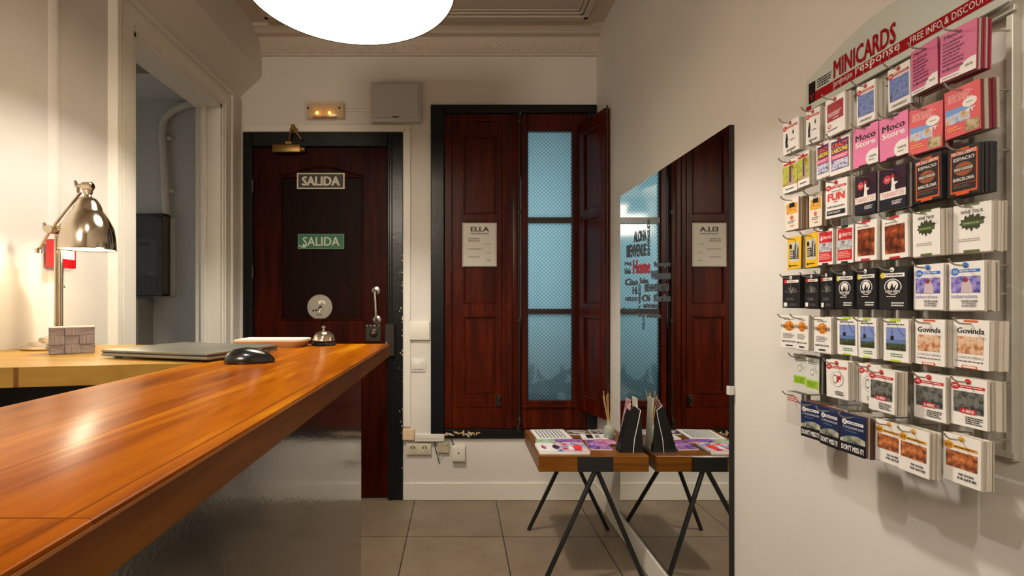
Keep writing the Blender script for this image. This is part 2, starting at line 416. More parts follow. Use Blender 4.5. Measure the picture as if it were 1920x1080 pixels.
for (d, h, ww) in ((0, .022, .03), (.035, .014, .02), (.06, .008, .014)):
    xa, xb, ya, yc = gx(491,BY)+.1+d, .756-d, -1.8+d, 2.98-d
    b.box(xa, xb, yc-ww, yc, CZ-h, CZ, M_ceil, .004).box(xa, xb, ya, ya+ww, CZ-h, CZ, M_ceil, .004)
    b.box(xa, xa+ww, ya, yc, CZ-h, CZ, M_ceil, .004).box(xb-ww, xb, ya, yc, CZ-h, CZ, M_ceil, .004)
struct(b.build('trim_4', origin=(0,1,CZ)))
# baseboards
bz = gz(904,BY)
b = MB(); b.box(DX1, RX, BY-.014, BY, 0, bz, M_trim, .003); struct(b.build('baseboard_back', origin=(0,BY,0)))
b = MB(); b.box(RX-.012, RX, NY, BY-.014, 0, bz, M_trim, .003); struct(b.build('baseboard_right', origin=(RX,0,0)))
# rounded white surround of the entrance door
b = MB(); r_ = .03; zt = gz(235,BY); xr = gx(770,BY)
b.box(DX1, xr, BY-.012, BY, gz(800,BY), zt-r_, M_trim, .003).box(DX0+.01, xr-r_, BY-.012, BY, DZ, zt, M_trim, .003)
pts = [(DX1, BY-.012, DZ)]+[(xr-r_+r_*math.sin(R(a)), BY-.012, zt-r_+r_*math.cos(R(a))) for a in range(0, 91, 10)]+[(DX1, BY-.012, zt-r_-.0)]
b.prism([(xr-r_, BY-.012, zt-r_)]+[(xr-r_+r_*math.sin(R(a)), BY-.012, zt-r_+r_*math.cos(R(a))) for a in range(0, 91, 10)], (0, .012, 0), M_trim)
struct(b.build('trim_5', origin=(DX1,BY,1.2)))

# ------------------------------------------------------------------ entrance door
d = thing('door_1', ((DX0+DX1)/2, BY, 0), kind='structure')
LX0, LX1, LZ = gx(474,BY), gx(727,BY), gz(275,BY)
b = MB()
b.box(DX0, LX0, BY-.01, BY+.1, 0, DZ, M_black, .004).box(LX1, DX1, BY-.01, BY+.1, 0, DZ, M_black, .004).box(LX0, LX1, BY-.01, BY+.1, LZ, DZ, M_black, .004)
b.box(LX1+.012, LX1+.03, BY-.02, BY, 0, DZ-.05, M_black, .004)
rr = random.Random(3)
for k in range(26):                       # chipped paint on the edge of the frame
    z = rr.uniform(.1, 1.6); x = DX1-.004-rr.choice((0, 0, .02))*rr.random(); h = rr.uniform(.003, .012)
    b.box(x-.003, x+.0025, BY-.0105, BY-.0095, z, z+h, C(196,180,150))
b.build('door_frame', d)
dy = BY+.022
def panel_leaf(b, x0, x1, z0, z1, y, th, m, panels, pm=None, depth=.012):
    """a flat leaf whose panels are sunk, framed by a slim moulding; front faces -Y. Built from stiles and rails"""
    xs = sorted(set([x0, x1]+[p[0] for p in panels]+[p[1] for p in panels]))
    zs = sorted(set([z0, z1]+[p[2] for p in panels]+[p[3] for p in panels]))
    for i in range(len(xs)-1):
        for j in range(len(zs)-1):
            cx = (xs[i]+xs[i+1])/2; cz = (zs[j]+zs[j+1])/2
            inp = any(p[0] < cx < p[1] and p[2] < cz < p[3] for p in panels)
            if not inp: b.box(xs[i], xs[i+1], y, y+th, zs[j], zs[j+1], m)
    for p in panels:
        b.box(p[0], p[1], y+depth, y+th, p[2], p[3], pm or m)
        t = .012
        b.box(p[0], p[1], y-.004, y+depth, p[3]-t, p[3], m, .004).box(p[0], p[1], y-.004, y+depth, p[2], p[2]+t, m, .004)
        b.box(p[0], p[0]+t, y-.004, y+depth, p[2], p[3], m, .004).box(p[1]-t, p[1], y-.004, y+depth, p[2], p[3], m, .004)
px0, px1, pz0, pz1 = gx(522,BY), gx(680,BY), gz(601,BY), gz(328,BY)
b = MB()
panel_leaf(b, LX0, LX1, .01, LZ, dy, .04, M_door, [(px0, px1, pz0, pz1), (px0, px1, .22, gz(650,BY))], M_doorp)
# arched head of the upper panel
arc = [(px0, dy-.002, pz1)]+[(px0+(px1-px0)*t/12, dy-.002, pz1+.055*math.sin(PI*t/12)**1.6) for t in range(1, 12)]+[(px1, dy-.002, pz1)]
b.tube([(p[0], p[1], p[2]) for p in arc], .006, M_door, 8)
b.tube([(px0+(px1-px0)*.33, dy+.012, pz0+.012), (px0+(px1-px0)*.33, dy+.012, pz1-.012)], .002, M_door, 6)
leaf = b.build('door_leaf', d)
# pull handle
b = MB(); hy = dy-.045
xa, za, xb, zb = gx(704,BY), gz(545,BY), gx(706,BY), gz(600,BY)
b.tube([(xa, dy, za), (xa, hy+.006, za), (xa, hy, za-.008), (xb, hy, zb+.008), (xb, hy+.006, zb), (xb, dy, zb)], .0085, M_steel, 12)
RX90 = Matrix.Rotation(R(90), 4, 'X')
for (x, z) in ((xa, za), (xb, zb)): b.lathe([(.012,0),(.026,.0),(.026,.006),(.013,.012)], (x, dy+.001, z), M_steel, 20, RX90, True)
tag(b.build('handle', d), 'brushed steel pull handle')
b = MB(); x0, x1, z0, z1 = gx(684,BY), gx(714,BY), gz(641,BY), gz(608,BY)
b.box(x0, x1, dy-.008, dy, z0, z1, M_oldmetal, .003)
b.lathe([(.0,0),(.026,0),(.026,.006),(.018,.010),(.018,.016),(.0,.018)], ((x0+x1)/2+.003, dy-.008, (z0+z1)/2), M_oldmetal, 24, RX90)
b.lathe([(.0,0),(.007,0),(.007,.004),(0,.005)], ((x0+x1)/2+.003, dy-.025, (z0+z1)/2), M_brass, 16, RX90)
for k in range(4): b.lathe([(0,0),(.004,0),(.003,.003),(0,.004)], (x0+.01+k*.025, dy-.008, z1-.01), M_steel, 10, RX90)
lk = b.build('lock', d)
b = MB(); x0, x1, z0, z1 = gx(723,BY), gx(741,BY), gz(667,BY), gz(607,BY)
b.box(x0, x1, BY-.045, BY-.01, z0, z1, M_oldmetal, .004).box(x0+.005, x0+.02, BY-.05, BY-.044, gz(650,BY), gz(640,BY), M_steel, .001)
b.build('strike_box', d)
b = MB(); x0, x1 = gx(513,BY), gx(566,BY)
b.box(x0, x1, dy-.055, dy-.005, gz(288,BY), gz(273,BY), M_brass, .006, 2)
b.tube([(x1, dy-.03, gz(281,BY)), (gx(573,BY), dy-.03, gz(281,BY))], .018, M_brass, 14)
b.box(gx(537,BY), gx(550,BY), dy-.05, dy-.02, gz(273,BY), gz(267,BY), M_brass, .003)
cl = b.build('door_closer', d)
b = MB(); b.tube([(gx(543,BY), dy-.035, gz(270,BY)), (gx(549,BY), BY-.05, gz(255,BY)), (gx(553,BY), BY-.04, gz(243,BY))], .008, M_brass, 8)
b.tube([(gx(553,BY), BY-.045, gz(243,BY)), (gx(568,BY), BY-.03, gz(264,BY))], .006, M_brass, 8)
b.lathe([(.012,0),(.014,.01),(.010,.02),(.0,.022)], (gx(553,BY), BY-.04, gz(244,BY)), M_brass, 14, None)
b.box(gx(546,BY), gx(560,BY), BY-.03, BY-.01, gz(252,BY), gz(243,BY), M_brass, .002)
b.build('closer_arm', cl)
b = MB()
for z in (gz(510,BY), gz(350,BY)): b.tube([(LX0, BY-.004, z-.04), (LX0, BY-.004, z+.04)], .008, M_oldmetal, 10)
b.build('hinge', d)
# signs on the door
def sign(px0, py0, px1, py1, bg, fg, border, label, txt, inset, bold, mark=False):
    x0, x1, z0, z1 = gx(px0,BY), gx(px1,BY), gz(py1,BY), gz(py0,BY); y = dy+.0125
    y = dy-.001
    b = MB(); b.box(x0, x1, y-.003, y, z0, z1, bg, .0006)
    U = (x1-x0, 0, 0); V = (0, 0, z1-z0); els = [('r', .0, .0, 1, 1, border), ('r', inset, inset*2.6, 1-inset, 1-inset*2.6, bg),
      ('t', .1, .2, .9, .8, txt, fg, bold)]
    if mark: els += [('e', .035, .2, .022, .05, fg), ('p', [(.06,.08),(.12,.12),(.17,.3),(.12,.24),(.08,.2)], fg), ('p', [(.1,.05),(.15,.08),(.2,.2),(.15,.2)], fg)]
    art(b, (x0, y-.0031, z0), U, V, (0,-1,0), els)
    return tag(b.build('exit_sign'), label, 'sign')
sign(555, 323, 645, 353, C(28,24,20), C(216,208,186), C(216,208,176), 'black exit sign with cream letters and border, upper one on the entrance door', 'SALIDA', .03, .055)
sign(557, 438, 644, 466, C(24,104,66), C(206,214,196), C(120,170,130), 'green exit sign with pale letters, lower one on the entrance door', 'SALIDA', .012, .02, True)
# round metal plate
b = MB(); cx, cz = gx(597,BY), gz(576,BY); rr_ = .08
b.lathe([(0,0),(rr_,0),(rr_,.003),(rr_-.004,.006),(0,.006)], (cx, dy+.012, cz), mat('cast_zinc', (150,144,130), .45, .6, bump=.3), 40, RX90)
o = (cx-rr_, dy+.0058, cz-rr_); U = (2*rr_, 0, 0); V = (0, 0, 2*rr_); bk = C(36,30,26); wt = C(226,220,206)
els = [('p', [(.47,.62),(.60,.66),(.74,.60),(.70,.72),(.62,.78),(.5,.76),(.44,.7)], wt), ('p', [(.42,.34),(.52,.36),(.6,.5),(.56,.58),(.46,.52)], bk), ('p', [(.44,.3),(.5,.3),(.56,.46),(.5,.44)], wt),
       ('e', .35, .38, .05, .04, bk), ('e', .25, .36, .05, .03, bk), ('l', .38, .16, .62, .24, 1, bk), ('e', .12, .42, .018, .018, bk), ('e', .88, .42, .018, .018, bk), ('e', .5, .93, .018, .018, bk),
       ('r', .56,.6,.58,.74,bk), ('r', .63,.6,.65,.74,bk)]
art(b, o, U, V, (0,-1,0), els)
tag(b.build('door_plaque'), 'round zinc plate with a small black and white drawing, on the entrance door', 'plaque')

# ------------------------------------------------------------------ window with shutters
wn = thing('window_1', ((WX0+WX1)/2, BY, WZ0), kind='structure')
b = MB(); ix0 = gx(833,BY); iz1 = gz(213,BY); iz0 = gz(804,BY); ix1 = gx(1099,BY)
b.box(WX0, ix0, BY-.02, BY+.12, WZ0, WZ1, M_black, .004).box(ix0, WX1-.001, BY-.02, BY+.12, iz1, WZ1, M_black, .004)
b.box(ix0, WX1-.001, BY-.02, BY+.12, WZ0, iz0, M_black, .004).box(ix1, WX1-.001, BY-.02, BY+.12, iz0, iz1, M_black, .004)
b.build('window_frame', wn)
# left casement (no glass, an added board behind the closed shutter) and right casement
wy = BY+.02
b = MB(); cx0, cx1 = ix0, gx(975,BY)
b.box(cx0, gx(848,BY), wy-.02, wy+.04, iz0, iz1, M_shut, .004).box(gx(941,BY), cx1, wy-.02, wy+.04, iz0, iz1, M_shut, .004)
b.box(gx(848,BY), gx(941,BY), wy-.02, wy+.04, iz0, gz(764,BY), M_shut, .003).box(gx(848,BY), gx(941,BY), wy-.02, wy+.04, gz(228,BY), iz1, M_shut, .003)
b.box(gx(946,BY), gx(951,BY), wy-.028, wy-.018, iz0+.02, iz1-.02, M_shut, .003).box(gx(960,BY), gx(976,BY), wy-.04, wy-.016, iz0+.01, iz1-.01, M_shut, .006, 2)
b.box(gx(846,BY), gx(943,BY), wy+.012, wy+.03, iz0+.02, iz1-.02, M_shut)  # added backing board, keeps daylight from leaking round the shutter
b.build('casement', wn)
b = MB(); sx0, sx1 = gx(848.5,BY), gx(940.5,BY); sz0, sz1 = gz(763,BY), gz(229,BY)
ps = [(gx(869,BY), gx(930,BY), gz(402,BY), gz(254,BY)), (gx(869,BY), gx(930,BY), gz(570,BY), gz(414,BY)), (gx(869,BY), gx(930,BY), gz(738,BY), gz(592,BY))]
panel_leaf(b, sx0, sx1, sz0, sz1, wy-.022, .028, M_shut, ps, depth=.01)
sh = b.build('shutter', wn)
b = MB()
for z in (gz(250,BY), gz(500,BY), gz(745,BY)): b.tube([(gx(848,BY), wy-.026, z-.03), (gx(848,BY), wy-.026, z+.03)], .005, M_oldmetal, 8)
b.build('hinge', sh)
b = MB(); x, z = gx(935,BY), gz(752,BY)
b.box(x-.014, x+.014, wy-.032, wy-.022, z-.03, z+.04, M_oldmetal, .003)
b.tube([(x, wy-.03, z), (x, wy-.05, z), (x+.012, wy-.052, z-.02)], .005, M_oldmetal, 8)
b.lathe([(0,0),(.009,.002),(.009,.012),(0,.014)], (x, wy-.03, z+.02), M_oldmetal, 12, RX90)
tag(b.build('latch', sh), 'old dark metal latch')
b = MB(); gx0, gx1 = gx(989,BY), gx(1075,BY)
b.box(gx(977,BY), gx0, wy-.02, wy+.04, iz0, iz1, M_shut, .004).box(gx1, ix1, wy-.02, wy+.04, iz0, iz1, M_shut, .004)
panes = [(gz(408,BY), gz(245,BY)), (gz(580,BY), gz(417,BY)), (gz(752,BY), gz(588,BY))]
M_munt = wood('dark_muntin_wood', [(26,8,4),(46,16,8)], 'X', 1, .4, .2)
b.box(gx0, gx1, wy-.02, wy+.04, panes[0][1], iz1, M_shut, .003).box(gx0, gx1, wy-.02, wy+.04, iz0, panes[2][0], M_shut, .003)
b.box(gx0, gx1, wy-.01, wy+.04, panes[0][0], panes[1][1], M_munt, .003).box(gx0, gx1, wy-.01, wy+.04, panes[1][0], panes[2][1], M_munt, .003)
t = .006
for (z0, z1) in panes:
    b.box(gx0, gx0+t, wy-.005, wy+.02, z0, z1, M_munt).box(gx1-t, gx1, wy-.005, wy+.02, z0, z1, M_munt)
b.box(gx(980,BY), gx1+.01, wy-.036, wy-.018, gz(764,BY), gz(758,BY), M_shut, .004)
cs = b.build('casement', wn)
for (z0, z1) in panes:
    MB().box(gx0+.001, gx1-.001, wy+.012, wy+.016, z0, z1, M_glass).build('glass_pane', cs)
# long bolt between the casements
b = MB(); x = gx(972,BY)
b.tube([(x, wy-.05, iz0+.01), (x, wy-.05, iz1-.005)], .0055, M_oldmetal, 10)
for z in (iz0+.06, gz(600,BY), gz(400,BY), iz1-.06): b.box(x-.012, x+.012, wy-.058, wy-.038, z-.012, z+.012, M_oldmetal, .003)
b.tube([(x, wy-.055, gz(780,BY)), (x+.004, wy-.075, gz(786,BY)), (x-.015, wy-.08, gz(801,BY))], .006, M_oldmetal, 8)
b.box(x-.016, x+.012, wy-.062, wy-.04, gz(808,BY), gz(797,BY), M_oldmetal, .003)
tag(b.build('bolt', wn), 'long dark iron bolt with a lever at the bottom')
# open right hand shutter, folded towards the room
sw = .305; hx, hy_ = gx(1083,BY), BY-.012
ang = math.atan2(.83-hx, hy_-2.905)      # angle from -Y towards +X
b = MB(); z0, z1 = gz(766,BY), gz(237,BY)
pw0, pw1 = .062, sw-.045
pp = [(pw0, pw1, gz(402,BY)-.0, gz(258,BY)), (pw0, pw1, gz(570,BY), gz(414,BY)), (pw0, pw1, gz(740,BY), gz(592,BY))]
panel_leaf(b, 0, sw, z0, z1, 0, .03, M_shut, pp, depth=.01)
Mx = Matrix(((math.sin(ang), math.cos(ang), 0, hx), (-math.cos(ang), math.sin(ang), 0, hy_), (0,0,1,0), (0,0,0,1)))
# local +x runs along the leaf into the room, local -y faces the room's left
b.v = [Mx @ v for v in b.v]
so = b.build('shutter', wn)
b = MB(); e = Mx @ Vector((sw, .015, 0))
b.tube([(e.x, e.y, z0-.012), (e.x, e.y, z1+.015)], .005, M_oldmetal, 8)
for z in (z0+.02, z1-.02, (z0+z1)/2): b.tube([(e.x, e.y, z-.012), (e.x, e.y, z+.012)], .008, M_oldmetal, 8)
b.build('bolt_rod', so)
# light well behind
b = MB(); b.box(-1.0, 2.2, 4.6, 4.7, -.5, 4, M_closet); struct(b.build('wall_light_well', origin=(0,4.6,0)))
# crumbled plaster under the frame
b = MB(); rr = random.Random(5)
for k in range(16):
    x = gx(836+k*4.1, BY); z = gz(812+rr.uniform(-3,3), BY); s_ = rr.uniform(.006, .014)
    t = bmesh.new(); bmesh.ops.create_icosphere(t, subdivisions=1, radius=1, matrix=Matrix.Translation((x, BY-.021, z)) @ Matrix.Rotation(rr.random()*3, 4, 'Y') @ Matrix.Diagonal((s_*1.5, .006, s_*.6, 1)))
    b.bm(t, rr.choice((C(178,166,140), C(196,184,160), C(200,160,120))))
tag(b.build('broken_plaster'), 'line of crumbled plaster chips along the black window sill', 'plaster', kind='stuff')
# notice on the shutter
x0, x1, z0, z1 = gx(867,BY), gx(931,BY), gz(500,BY), gz(418,BY); y = wy-.0275
b = MB(); b.box(x0, x1, y-.001, y, z0, z1, C(206,200,190))
bk = C(40,36,34)
els = [('t', .24, .80, .78, .91, 'ELLA', bk, .05), ('t', .24, .735, .78, .775, 'Hostal Barcelona', bk, .03), ('l', .16, .56, .55, .66, 2, C(120,110,104)), ('l', .66, .5, .84, .53, 1, C(120,110,104)),
       ('l', .16, .38, .6, .42, 1, C(120,110,104)), ('l', .7, .3, .84, .33, 1, C(120,110,104)), ('l', .16, .2, .5, .24, 1, C(120,110,104)), ('l', .7, .12, .84, .16, 1, C(120,110,104)),
       ('r', .02,.01,.98,.02,C(150,140,130)), ('r', .02,.98,.98,.99,C(150,140,130)), ('r', .02,.01,.03,.99,C(150,140,130)), ('r', .97,.01,.98,.99,C(150,140,130))]
art(b, (x0, y-.001, z0), (x1-x0,0,0), (0,0,z1-z0), (0,-1,0), els)
tag(b.build('paper_notice'), 'white printed notice taped to the closed red wooden shutter', 'notice')

# ------------------------------------------------------------------ things on the back wall
t = thing('emergency_light', (gx(611,BY), BY, gz(226,BY)), 'small clear emergency light with two glowing amber bulbs above the entrance door', 'light')
x0, x1, z0, z1 = gx(575,BY), gx(648,BY), gz(226,BY), gz(194,BY)
MB().box(x0+.008, x1-.008, BY-.012, BY, z0+.006, z1-.006, mat('cream_base', (196,170,128), .5), .003).build('back_plate', t)
MB().box(x0, x1, BY-.05, BY-.008, z0, z1, M_clear, .008, 2).build('cover', t)
M_led = mat('amber_led', (255, 176, 50), .3, emit=14)
for px in (597, 620):
    b = MB(); tb = bmesh.new(); bmesh.ops.create_uvsphere(tb, u_segments=16, v_segments=10, radius=.0085, matrix=Matrix.Translation((gx(px,BY), BY-.03, gz(215,BY)))); b.bm(tb, M_led)
    b.tube([(gx(px,BY), BY-.012, gz(215,BY)), (gx(px,BY), BY-.026, gz(215,BY))], .005, M_steel, 10)
    b.build('bulb', t)
b = MB(); b.box(gx(588,BY), gx(632,BY), BY-.02, BY-.011, gz(224,BY), gz(219,BY), mat('circuit', (110,70,40), .5), .001)
for px in (582, 640): b.lathe([(0,0),(.007,0),(.006,.004),(0,.005)], (gx(px,BY), BY-.05, gz(208,BY)), M_darkslot, 12, RX90)
b.build('circuit_strip', t)
t = thing('electrical_cabinet', (gx(744,BY), BY, gz(233,BY)), 'grey white square cabinet mounted high between door and window', 'cabinet')
x0, x1, z0, z1 = gx(699,BY), gx(790,BY), gz(233,BY), gz(160,BY)
MB().box(x0, x1, BY-.05, BY, z0, z1, M_box, .005, 2).build('case', t)
b = MB(); b.box(x0+.014, x1-.014, BY-.062, BY-.05, z0+.018, z1-.014, M_box, .003); dd = b.build('door', t)
b = MB(); b.box(gx(738,BY), gx(750,BY), BY-.066, BY-.062, z0+.02, z0+.026, M_darkslot); b.build('latch', dd)
tag(MB().box(gx(648,BY), x0, BY-.012, BY, gz(208,BY)-.005, gz(208,BY)+.005, M_trim, .002).build('cable_duct'), 'slim white duct linking the emergency light to the grey cabinet', 'duct')
tag(MB().box(gx(769,BY), gx(806,BY), BY-.022, BY, gz(637,BY), gz(602,BY), M_trim, .003, 2).build('junction_cover'), 'blank white cover plate right of the entrance door', 'cover plate')
t = thing('light_switch', (gx(784,BY), BY, gz(697,BY)), 'white square light switch below the blank cover plate', 'switch')
MB().box(gx(771,BY), gx(798,BY), BY-.008, BY, gz(697,BY), gz(672,BY), M_plastic, .002, 2).build('plate', t)
MB().box(gx(776,BY), gx(793,BY), BY-.014, BY-.008, gz(692,BY), gz(677,BY), M_plastic, .002, 2).build('rocker', t)
b = MB(); b.box(gx(755,BY)+.003, gx(777,BY), BY-.03, BY, gz(823,BY), gz(803,BY), M_cream, .002); b.lathe([(0,0),(.003,0),(0,.002)], (gx(766,BY), BY-.03, gz(813,BY)), M_brass, 8, RX90)
tag(b.build('junction_box'), 'small cream junction box beside the black door frame near floor', 'box')
b = MB(); b.box(gx(778,BY), gx(833,BY), BY-.028, BY-.014+.014, gz(826,BY), gz(812,BY), M_trim, .003); b.box(gx(778,BY), gx(833,BY), BY-.03, BY-.028, gz(820,BY), gz(819,BY), M_trim)
tag(b.build('cable_duct'), 'short white cable duct above the double socket', 'duct')
t = thing('power_socket', (gx(785,BY), BY, gz(851,BY)), 'cream double power socket low on the wall beside the door', 'socket')
MB().box(gx(762,BY), gx(809,BY), BY-.02, BY, gz(851,BY), gz(830,BY), mat('cream_socket', (206,198,172), .4), .003, 2).build('plate', t)
for px in (774.5, 796.5):
    b = MB(); b.lathe([(.022,0),(.022,.004),(.018,.004),(.016,-.0),(0,.0)], (gx(px,BY), BY-.0201, gz(839,BY)), mat('cream_socket'), 24, RX90)
    c = (gx(px,BY), BY-.0215, gz(839,BY))
    for s_ in (-1, 1): b.box(c[0]+s_*.009-.003, c[0]+s_*.009+.003, c[1]-.002, c[1], c[2]-.001, c[2]+.008, M_darkslot)
    b.box(c[0]-.002, c[0]+.002, c[1]-.002, c[1], c[2]-.014, c[2]-.008, M_darkslot)
    b.build('outlet', t)
t = thing('phone_socket', (gx(832,BY), BY, gz(848,BY)), 'worn beige socket with loose wires, between double socket and white box', 'socket')
b = MB(); b.box(gx(821,BY), gx(842,BY), BY-.02, BY, gz(848,BY), gz(827,BY), mat('worn_beige', (186,176,146), .6, bump=.5, bscale=80, var=.3, vscale=60), .003); b.lathe([(0,0),(.003,0),(0,.002)], (gx(837,BY), BY-.02, gz(834,BY)), M_darkslot, 8, RX90); b.build('plate', t)
b = MB(); b.tube([(gx(815,BY), BY-.006, gz(829,BY)), (gx(817,BY), BY-.012, gz(842,BY)), (gx(821,BY), BY-.006, gz(855,BY)), (gx(824,BY), BY-.002, gz(870,BY))], .003, M_iron, 6).build('wire', t)
b = MB(); b.tube([(gx(830,BY), BY-.012, gz(848,BY)), (gx(829,BY), BY-.015, gz(852,BY)), (gx(823,BY), BY-.012, gz(858,BY)), (gx(821,BY), BY-.01, gz(853,BY))], .0015, M_plastic, 6)
b.build('wire', t)
t = thing('phone_box', (gx(860,BY), BY, gz(863,BY)), 'white square wall box with a small dark hole, rightmost above the baseboard', 'box')
b = MB(); b.box(gx(848,BY), gx(872,BY), BY-.035, BY, gz(862,BY), gz(833,BY), M_trim, .003, 2); b.lathe([(0,0),(.005,0),(0,.001)], (gx(860,BY), BY-.035, gz(847,BY)), M_darkslot, 10, RX90); b.build('case', t)
b = MB(); b.tube([(gx(846,BY), BY-.01, gz(822,BY)), (gx(849,BY), BY-.02, gz(829,BY)), (gx(852,BY), BY-.02, gz(834,BY))], .003, M_iron, 6); b.build('wire', t)

# ------------------------------------------------------------------ closet contents
ly = 2.7
t = thing('closet_light', (gx(285,ly)+.02, ly, CZZ), 'unlit flat ceiling fixture inside the side closet', 'light')
b = MB(); b.box(-1.95, -1.62, 2.55, 2.84, CZZ-.03, CZZ, mat('dull_metal', (120,112,98), .5), .006); b.build('housing', t)
MB().box(-1.93, -1.64, 2.57, 2.82, CZZ-.036, CZZ-.03, mat('dull_diffuser', (138,126,108), .4), .003).build('diffuser', t)
t = thing('meter_cabinet', (gx(270,CY), CY, gz(555,CY)), 'smoked plastic cabinet holding an electricity meter, inside the side closet', 'cabinet')
x0, x1, z0, z1 = gx(200,CY), gx(320,CY), gz(555,CY), gz(405,CY)
b = MB(); b.box(x0, x1, CY-.02, CY, z0, z1, mat('cabinet_back', (96,92,80), .6)).box(x0, x0+.01, CY-.09, CY-.02, z0, z1, mat('cabinet_back')).box(x1-.01, x1, CY-.09, CY-.02, z0, z1, mat('cabinet_back'))
b.box(x0, x1, CY-.09, CY-.02, z0, z0+.01, mat('cabinet_back')).box(x0, x1, CY-.09, CY-.02, z1-.01, z1, mat('cabinet_back')); b.build('case', t)
MB().box(x0, x1, CY-.096, CY-.09, z0, z1, M_smoke, .002).build('cover', t)
b = MB(); b.box(gx(261,CY), gx(307,CY), CY-.07, CY-.02, gz(518,CY), gz(450,CY), mat('meter_grey', (150,148,136), .5), .006)
b.box(gx(272,CY), gx(294,CY), CY-.074, CY-.07, gz(463,CY), gz(456,CY), M_darkslot).box(gx(292,CY), gx(302,CY), CY-.074, CY-.07, gz(516,CY), gz(513,CY), M_white)
b.build('meter', t)
b = MB()
for (pa, pb) in ((250,262), (262,268), (300,300)): MB().tube([(gx(pa,CY), CY-.04, gz(408,CY)), (gx(pa+3,CY), CY-.05, gz(430,CY)), (gx(pb,CY), CY-.04, gz(450,CY))], .004, M_iron, 6).build('wire', t)
for k in range(5): MB().tube([(gx(262+k*10,CY), CY-.04, gz(518,CY)), (gx(258+k*11,CY), CY-.05, gz(535,CY)), (gx(262+k*10,CY), CY-.04, gz(553,CY))], .004, M_iron, 6).build('wire', t)
for pz in (408, 477, 552):
    MB().box(gx(312,CY), gx(322,CY), CY-.104, CY-.094, gz(pz+3,CY), gz(pz-3,CY), M_iron, .002).build('screw', t)
tag(MB().box(gx(322,CY), gx(329,CY), CY-.02, CY, gz(555,CY), gz(410,CY), M_trim, .002).build('cable_duct'), 'narrow white duct running down beside the smoked meter cabinet', 'duct')
b = MB(); b.tube([(gx(317,CY), CY-.035, gz(404,CY)), (gx(314,CY), CY-.035, gz(330,CY)), (gx(310,CY), CY-.035, gz(262,CY)), (gx(310,CY), CY-.035, gz(240,CY)), (gx(315,CY), CY-.035, gz(225,CY)), (gx(330,CY), CY-.035, gz(211,CY)), (gx(355,CY), CY-.035, gz(200,CY)), (gx(392,CY), CY-.035, gz(192,CY)), (gx(425,CY), CY-.035, gz(187,CY))], .022, M_trim, 16)
t = thing('conduit_pipe', (gx(317,CY), CY, gz(404,CY)), 'thick white bent conduit rising from the meter cabinet to the closet ceiling', 'pipe')
b.build('pipe', t)
for pz in (262, 360): MB().lathe([(.022,-.006),(.027,-.006),(.027,.006),(.022,.006)], (gx(310+(pz-262)*.05,CY), CY-.035, gz(pz,CY)), M_trim, 20).box(gx(319+(pz-262)*.05,CY), gx(324+(pz-262)*.05,CY), CY-.035, CY, gz(pz+3,CY), gz(pz-3,CY), M_trim).build('clamp', t)
b = MB(); x0, x1, z0, z1 = gx(215,CY), gx(288,CY), gz(650,CY), gz(560,CY)
b.box(x0, x1, CY-.16, CY, z0, z1, mat('grey_enclosure', (142,140,130), .5), .004)
art(b, (gx(247,CY), CY-.161, z0), (x1-gx(247,CY)-.02, 0, 0), (0,0,z1-z0), (0,-1,0), [('l', .1, .42, .85, .5, 2, C(70,68,62)), ('r', .1, .1, .85, .38, C(126,124,116)), ('l', .15, .12, .8, .36, 6, C(80,78,72)), ('r', .05,.9,.9,.96,C(176,172,160))])
tag(b.build('fuse_box'), 'grey enclosure with printed label standing below the smoked meter cabinet', 'fuse box')

# ------------------------------------------------------------------ left wall: fire alarm box
t = thing('fire_alarm', (LX, 1.72, 1.347), 'red fire alarm box on the wall behind the desk lamp', 'alarm')
z0, z1 = 1.347, 1.440
M_red = mat('alarm_red', (196, 14, 24), .35, coat=.3)
MB().box(LX+.0105, LX+.045, 1.675, 1.767, z0, z1, M_red, .004, 2).build('case', t)
MB().box(LX+.045, LX+.046, 1.70, 1.757, z0+.03, z1-.008, M_white).build('label', t)

# ------------------------------------------------------------------ reception counter
TZ = 1.09; th = .045; CX0, CX1 = -.617, -.236; CE = 1.755
ct = thing('reception_counter', (-.43, .6, 0), 'long reception counter with orange pine top and dark grey glossy front', 'counter')
b = MB()
b.box(CX0, CX1, -.9, CE, TZ-th, TZ, M_counter, .004, 2); wt_ = b.build('worktop', ct)
b = MB(); b.box(CX1, CX1+.004, -.9, 1.42, TZ-th+.002, TZ-.003, M_edge, .0015).box(CX1, CX1+.003, 1.423, CE-.001, TZ-th+.002, TZ-.003, M_edge, .0012)
b.build('edge_strip', ct)
b = MB(); b.box(-.34, -.322, -.88, 1.712, .0, TZ-th, M_panel, .002); b.build('front_panel', ct)
b = MB(); b.box(-.60, -.34, 1.69, 1.71, 0, TZ-th, M_dark); b.build('end_panel', ct)
b = MB(); b.box(-.60, -.34, -.86, 1.69, .48, .5, M_dark).box(-.60, -.585, -.86, 1.1, 0, TZ-th, M_dark); b.build('shelf', ct)
# the lower leg of the L: desk section along the left wall
dk = thing('return_desk', (-1.0, 1.4, 0), 'pale pine desk section joining the orange counter to the left wall', 'desk')
b = MB(); b.prism([(LX+.002, 1.03, TZ-th), (CX0-.001, 1.2, TZ-th), (CX0-.001, 1.72, TZ-th), (LX+.002, 1.72, TZ-th)][::1], (0,0,th-.001), M_desk)
b.build('worktop', dk)
b = MB(); b.box(LX+.01, CX0-.03, 1.30, 1.32, 0, TZ-th, M_dark).box(LX+.01, LX+.03, 1.1, 1.3, 0, TZ-th, M_dark).box(LX+.01, CX0-.03, 1.12, 1.3, .55, .57, M_dark); b.build('back_panel', dk)

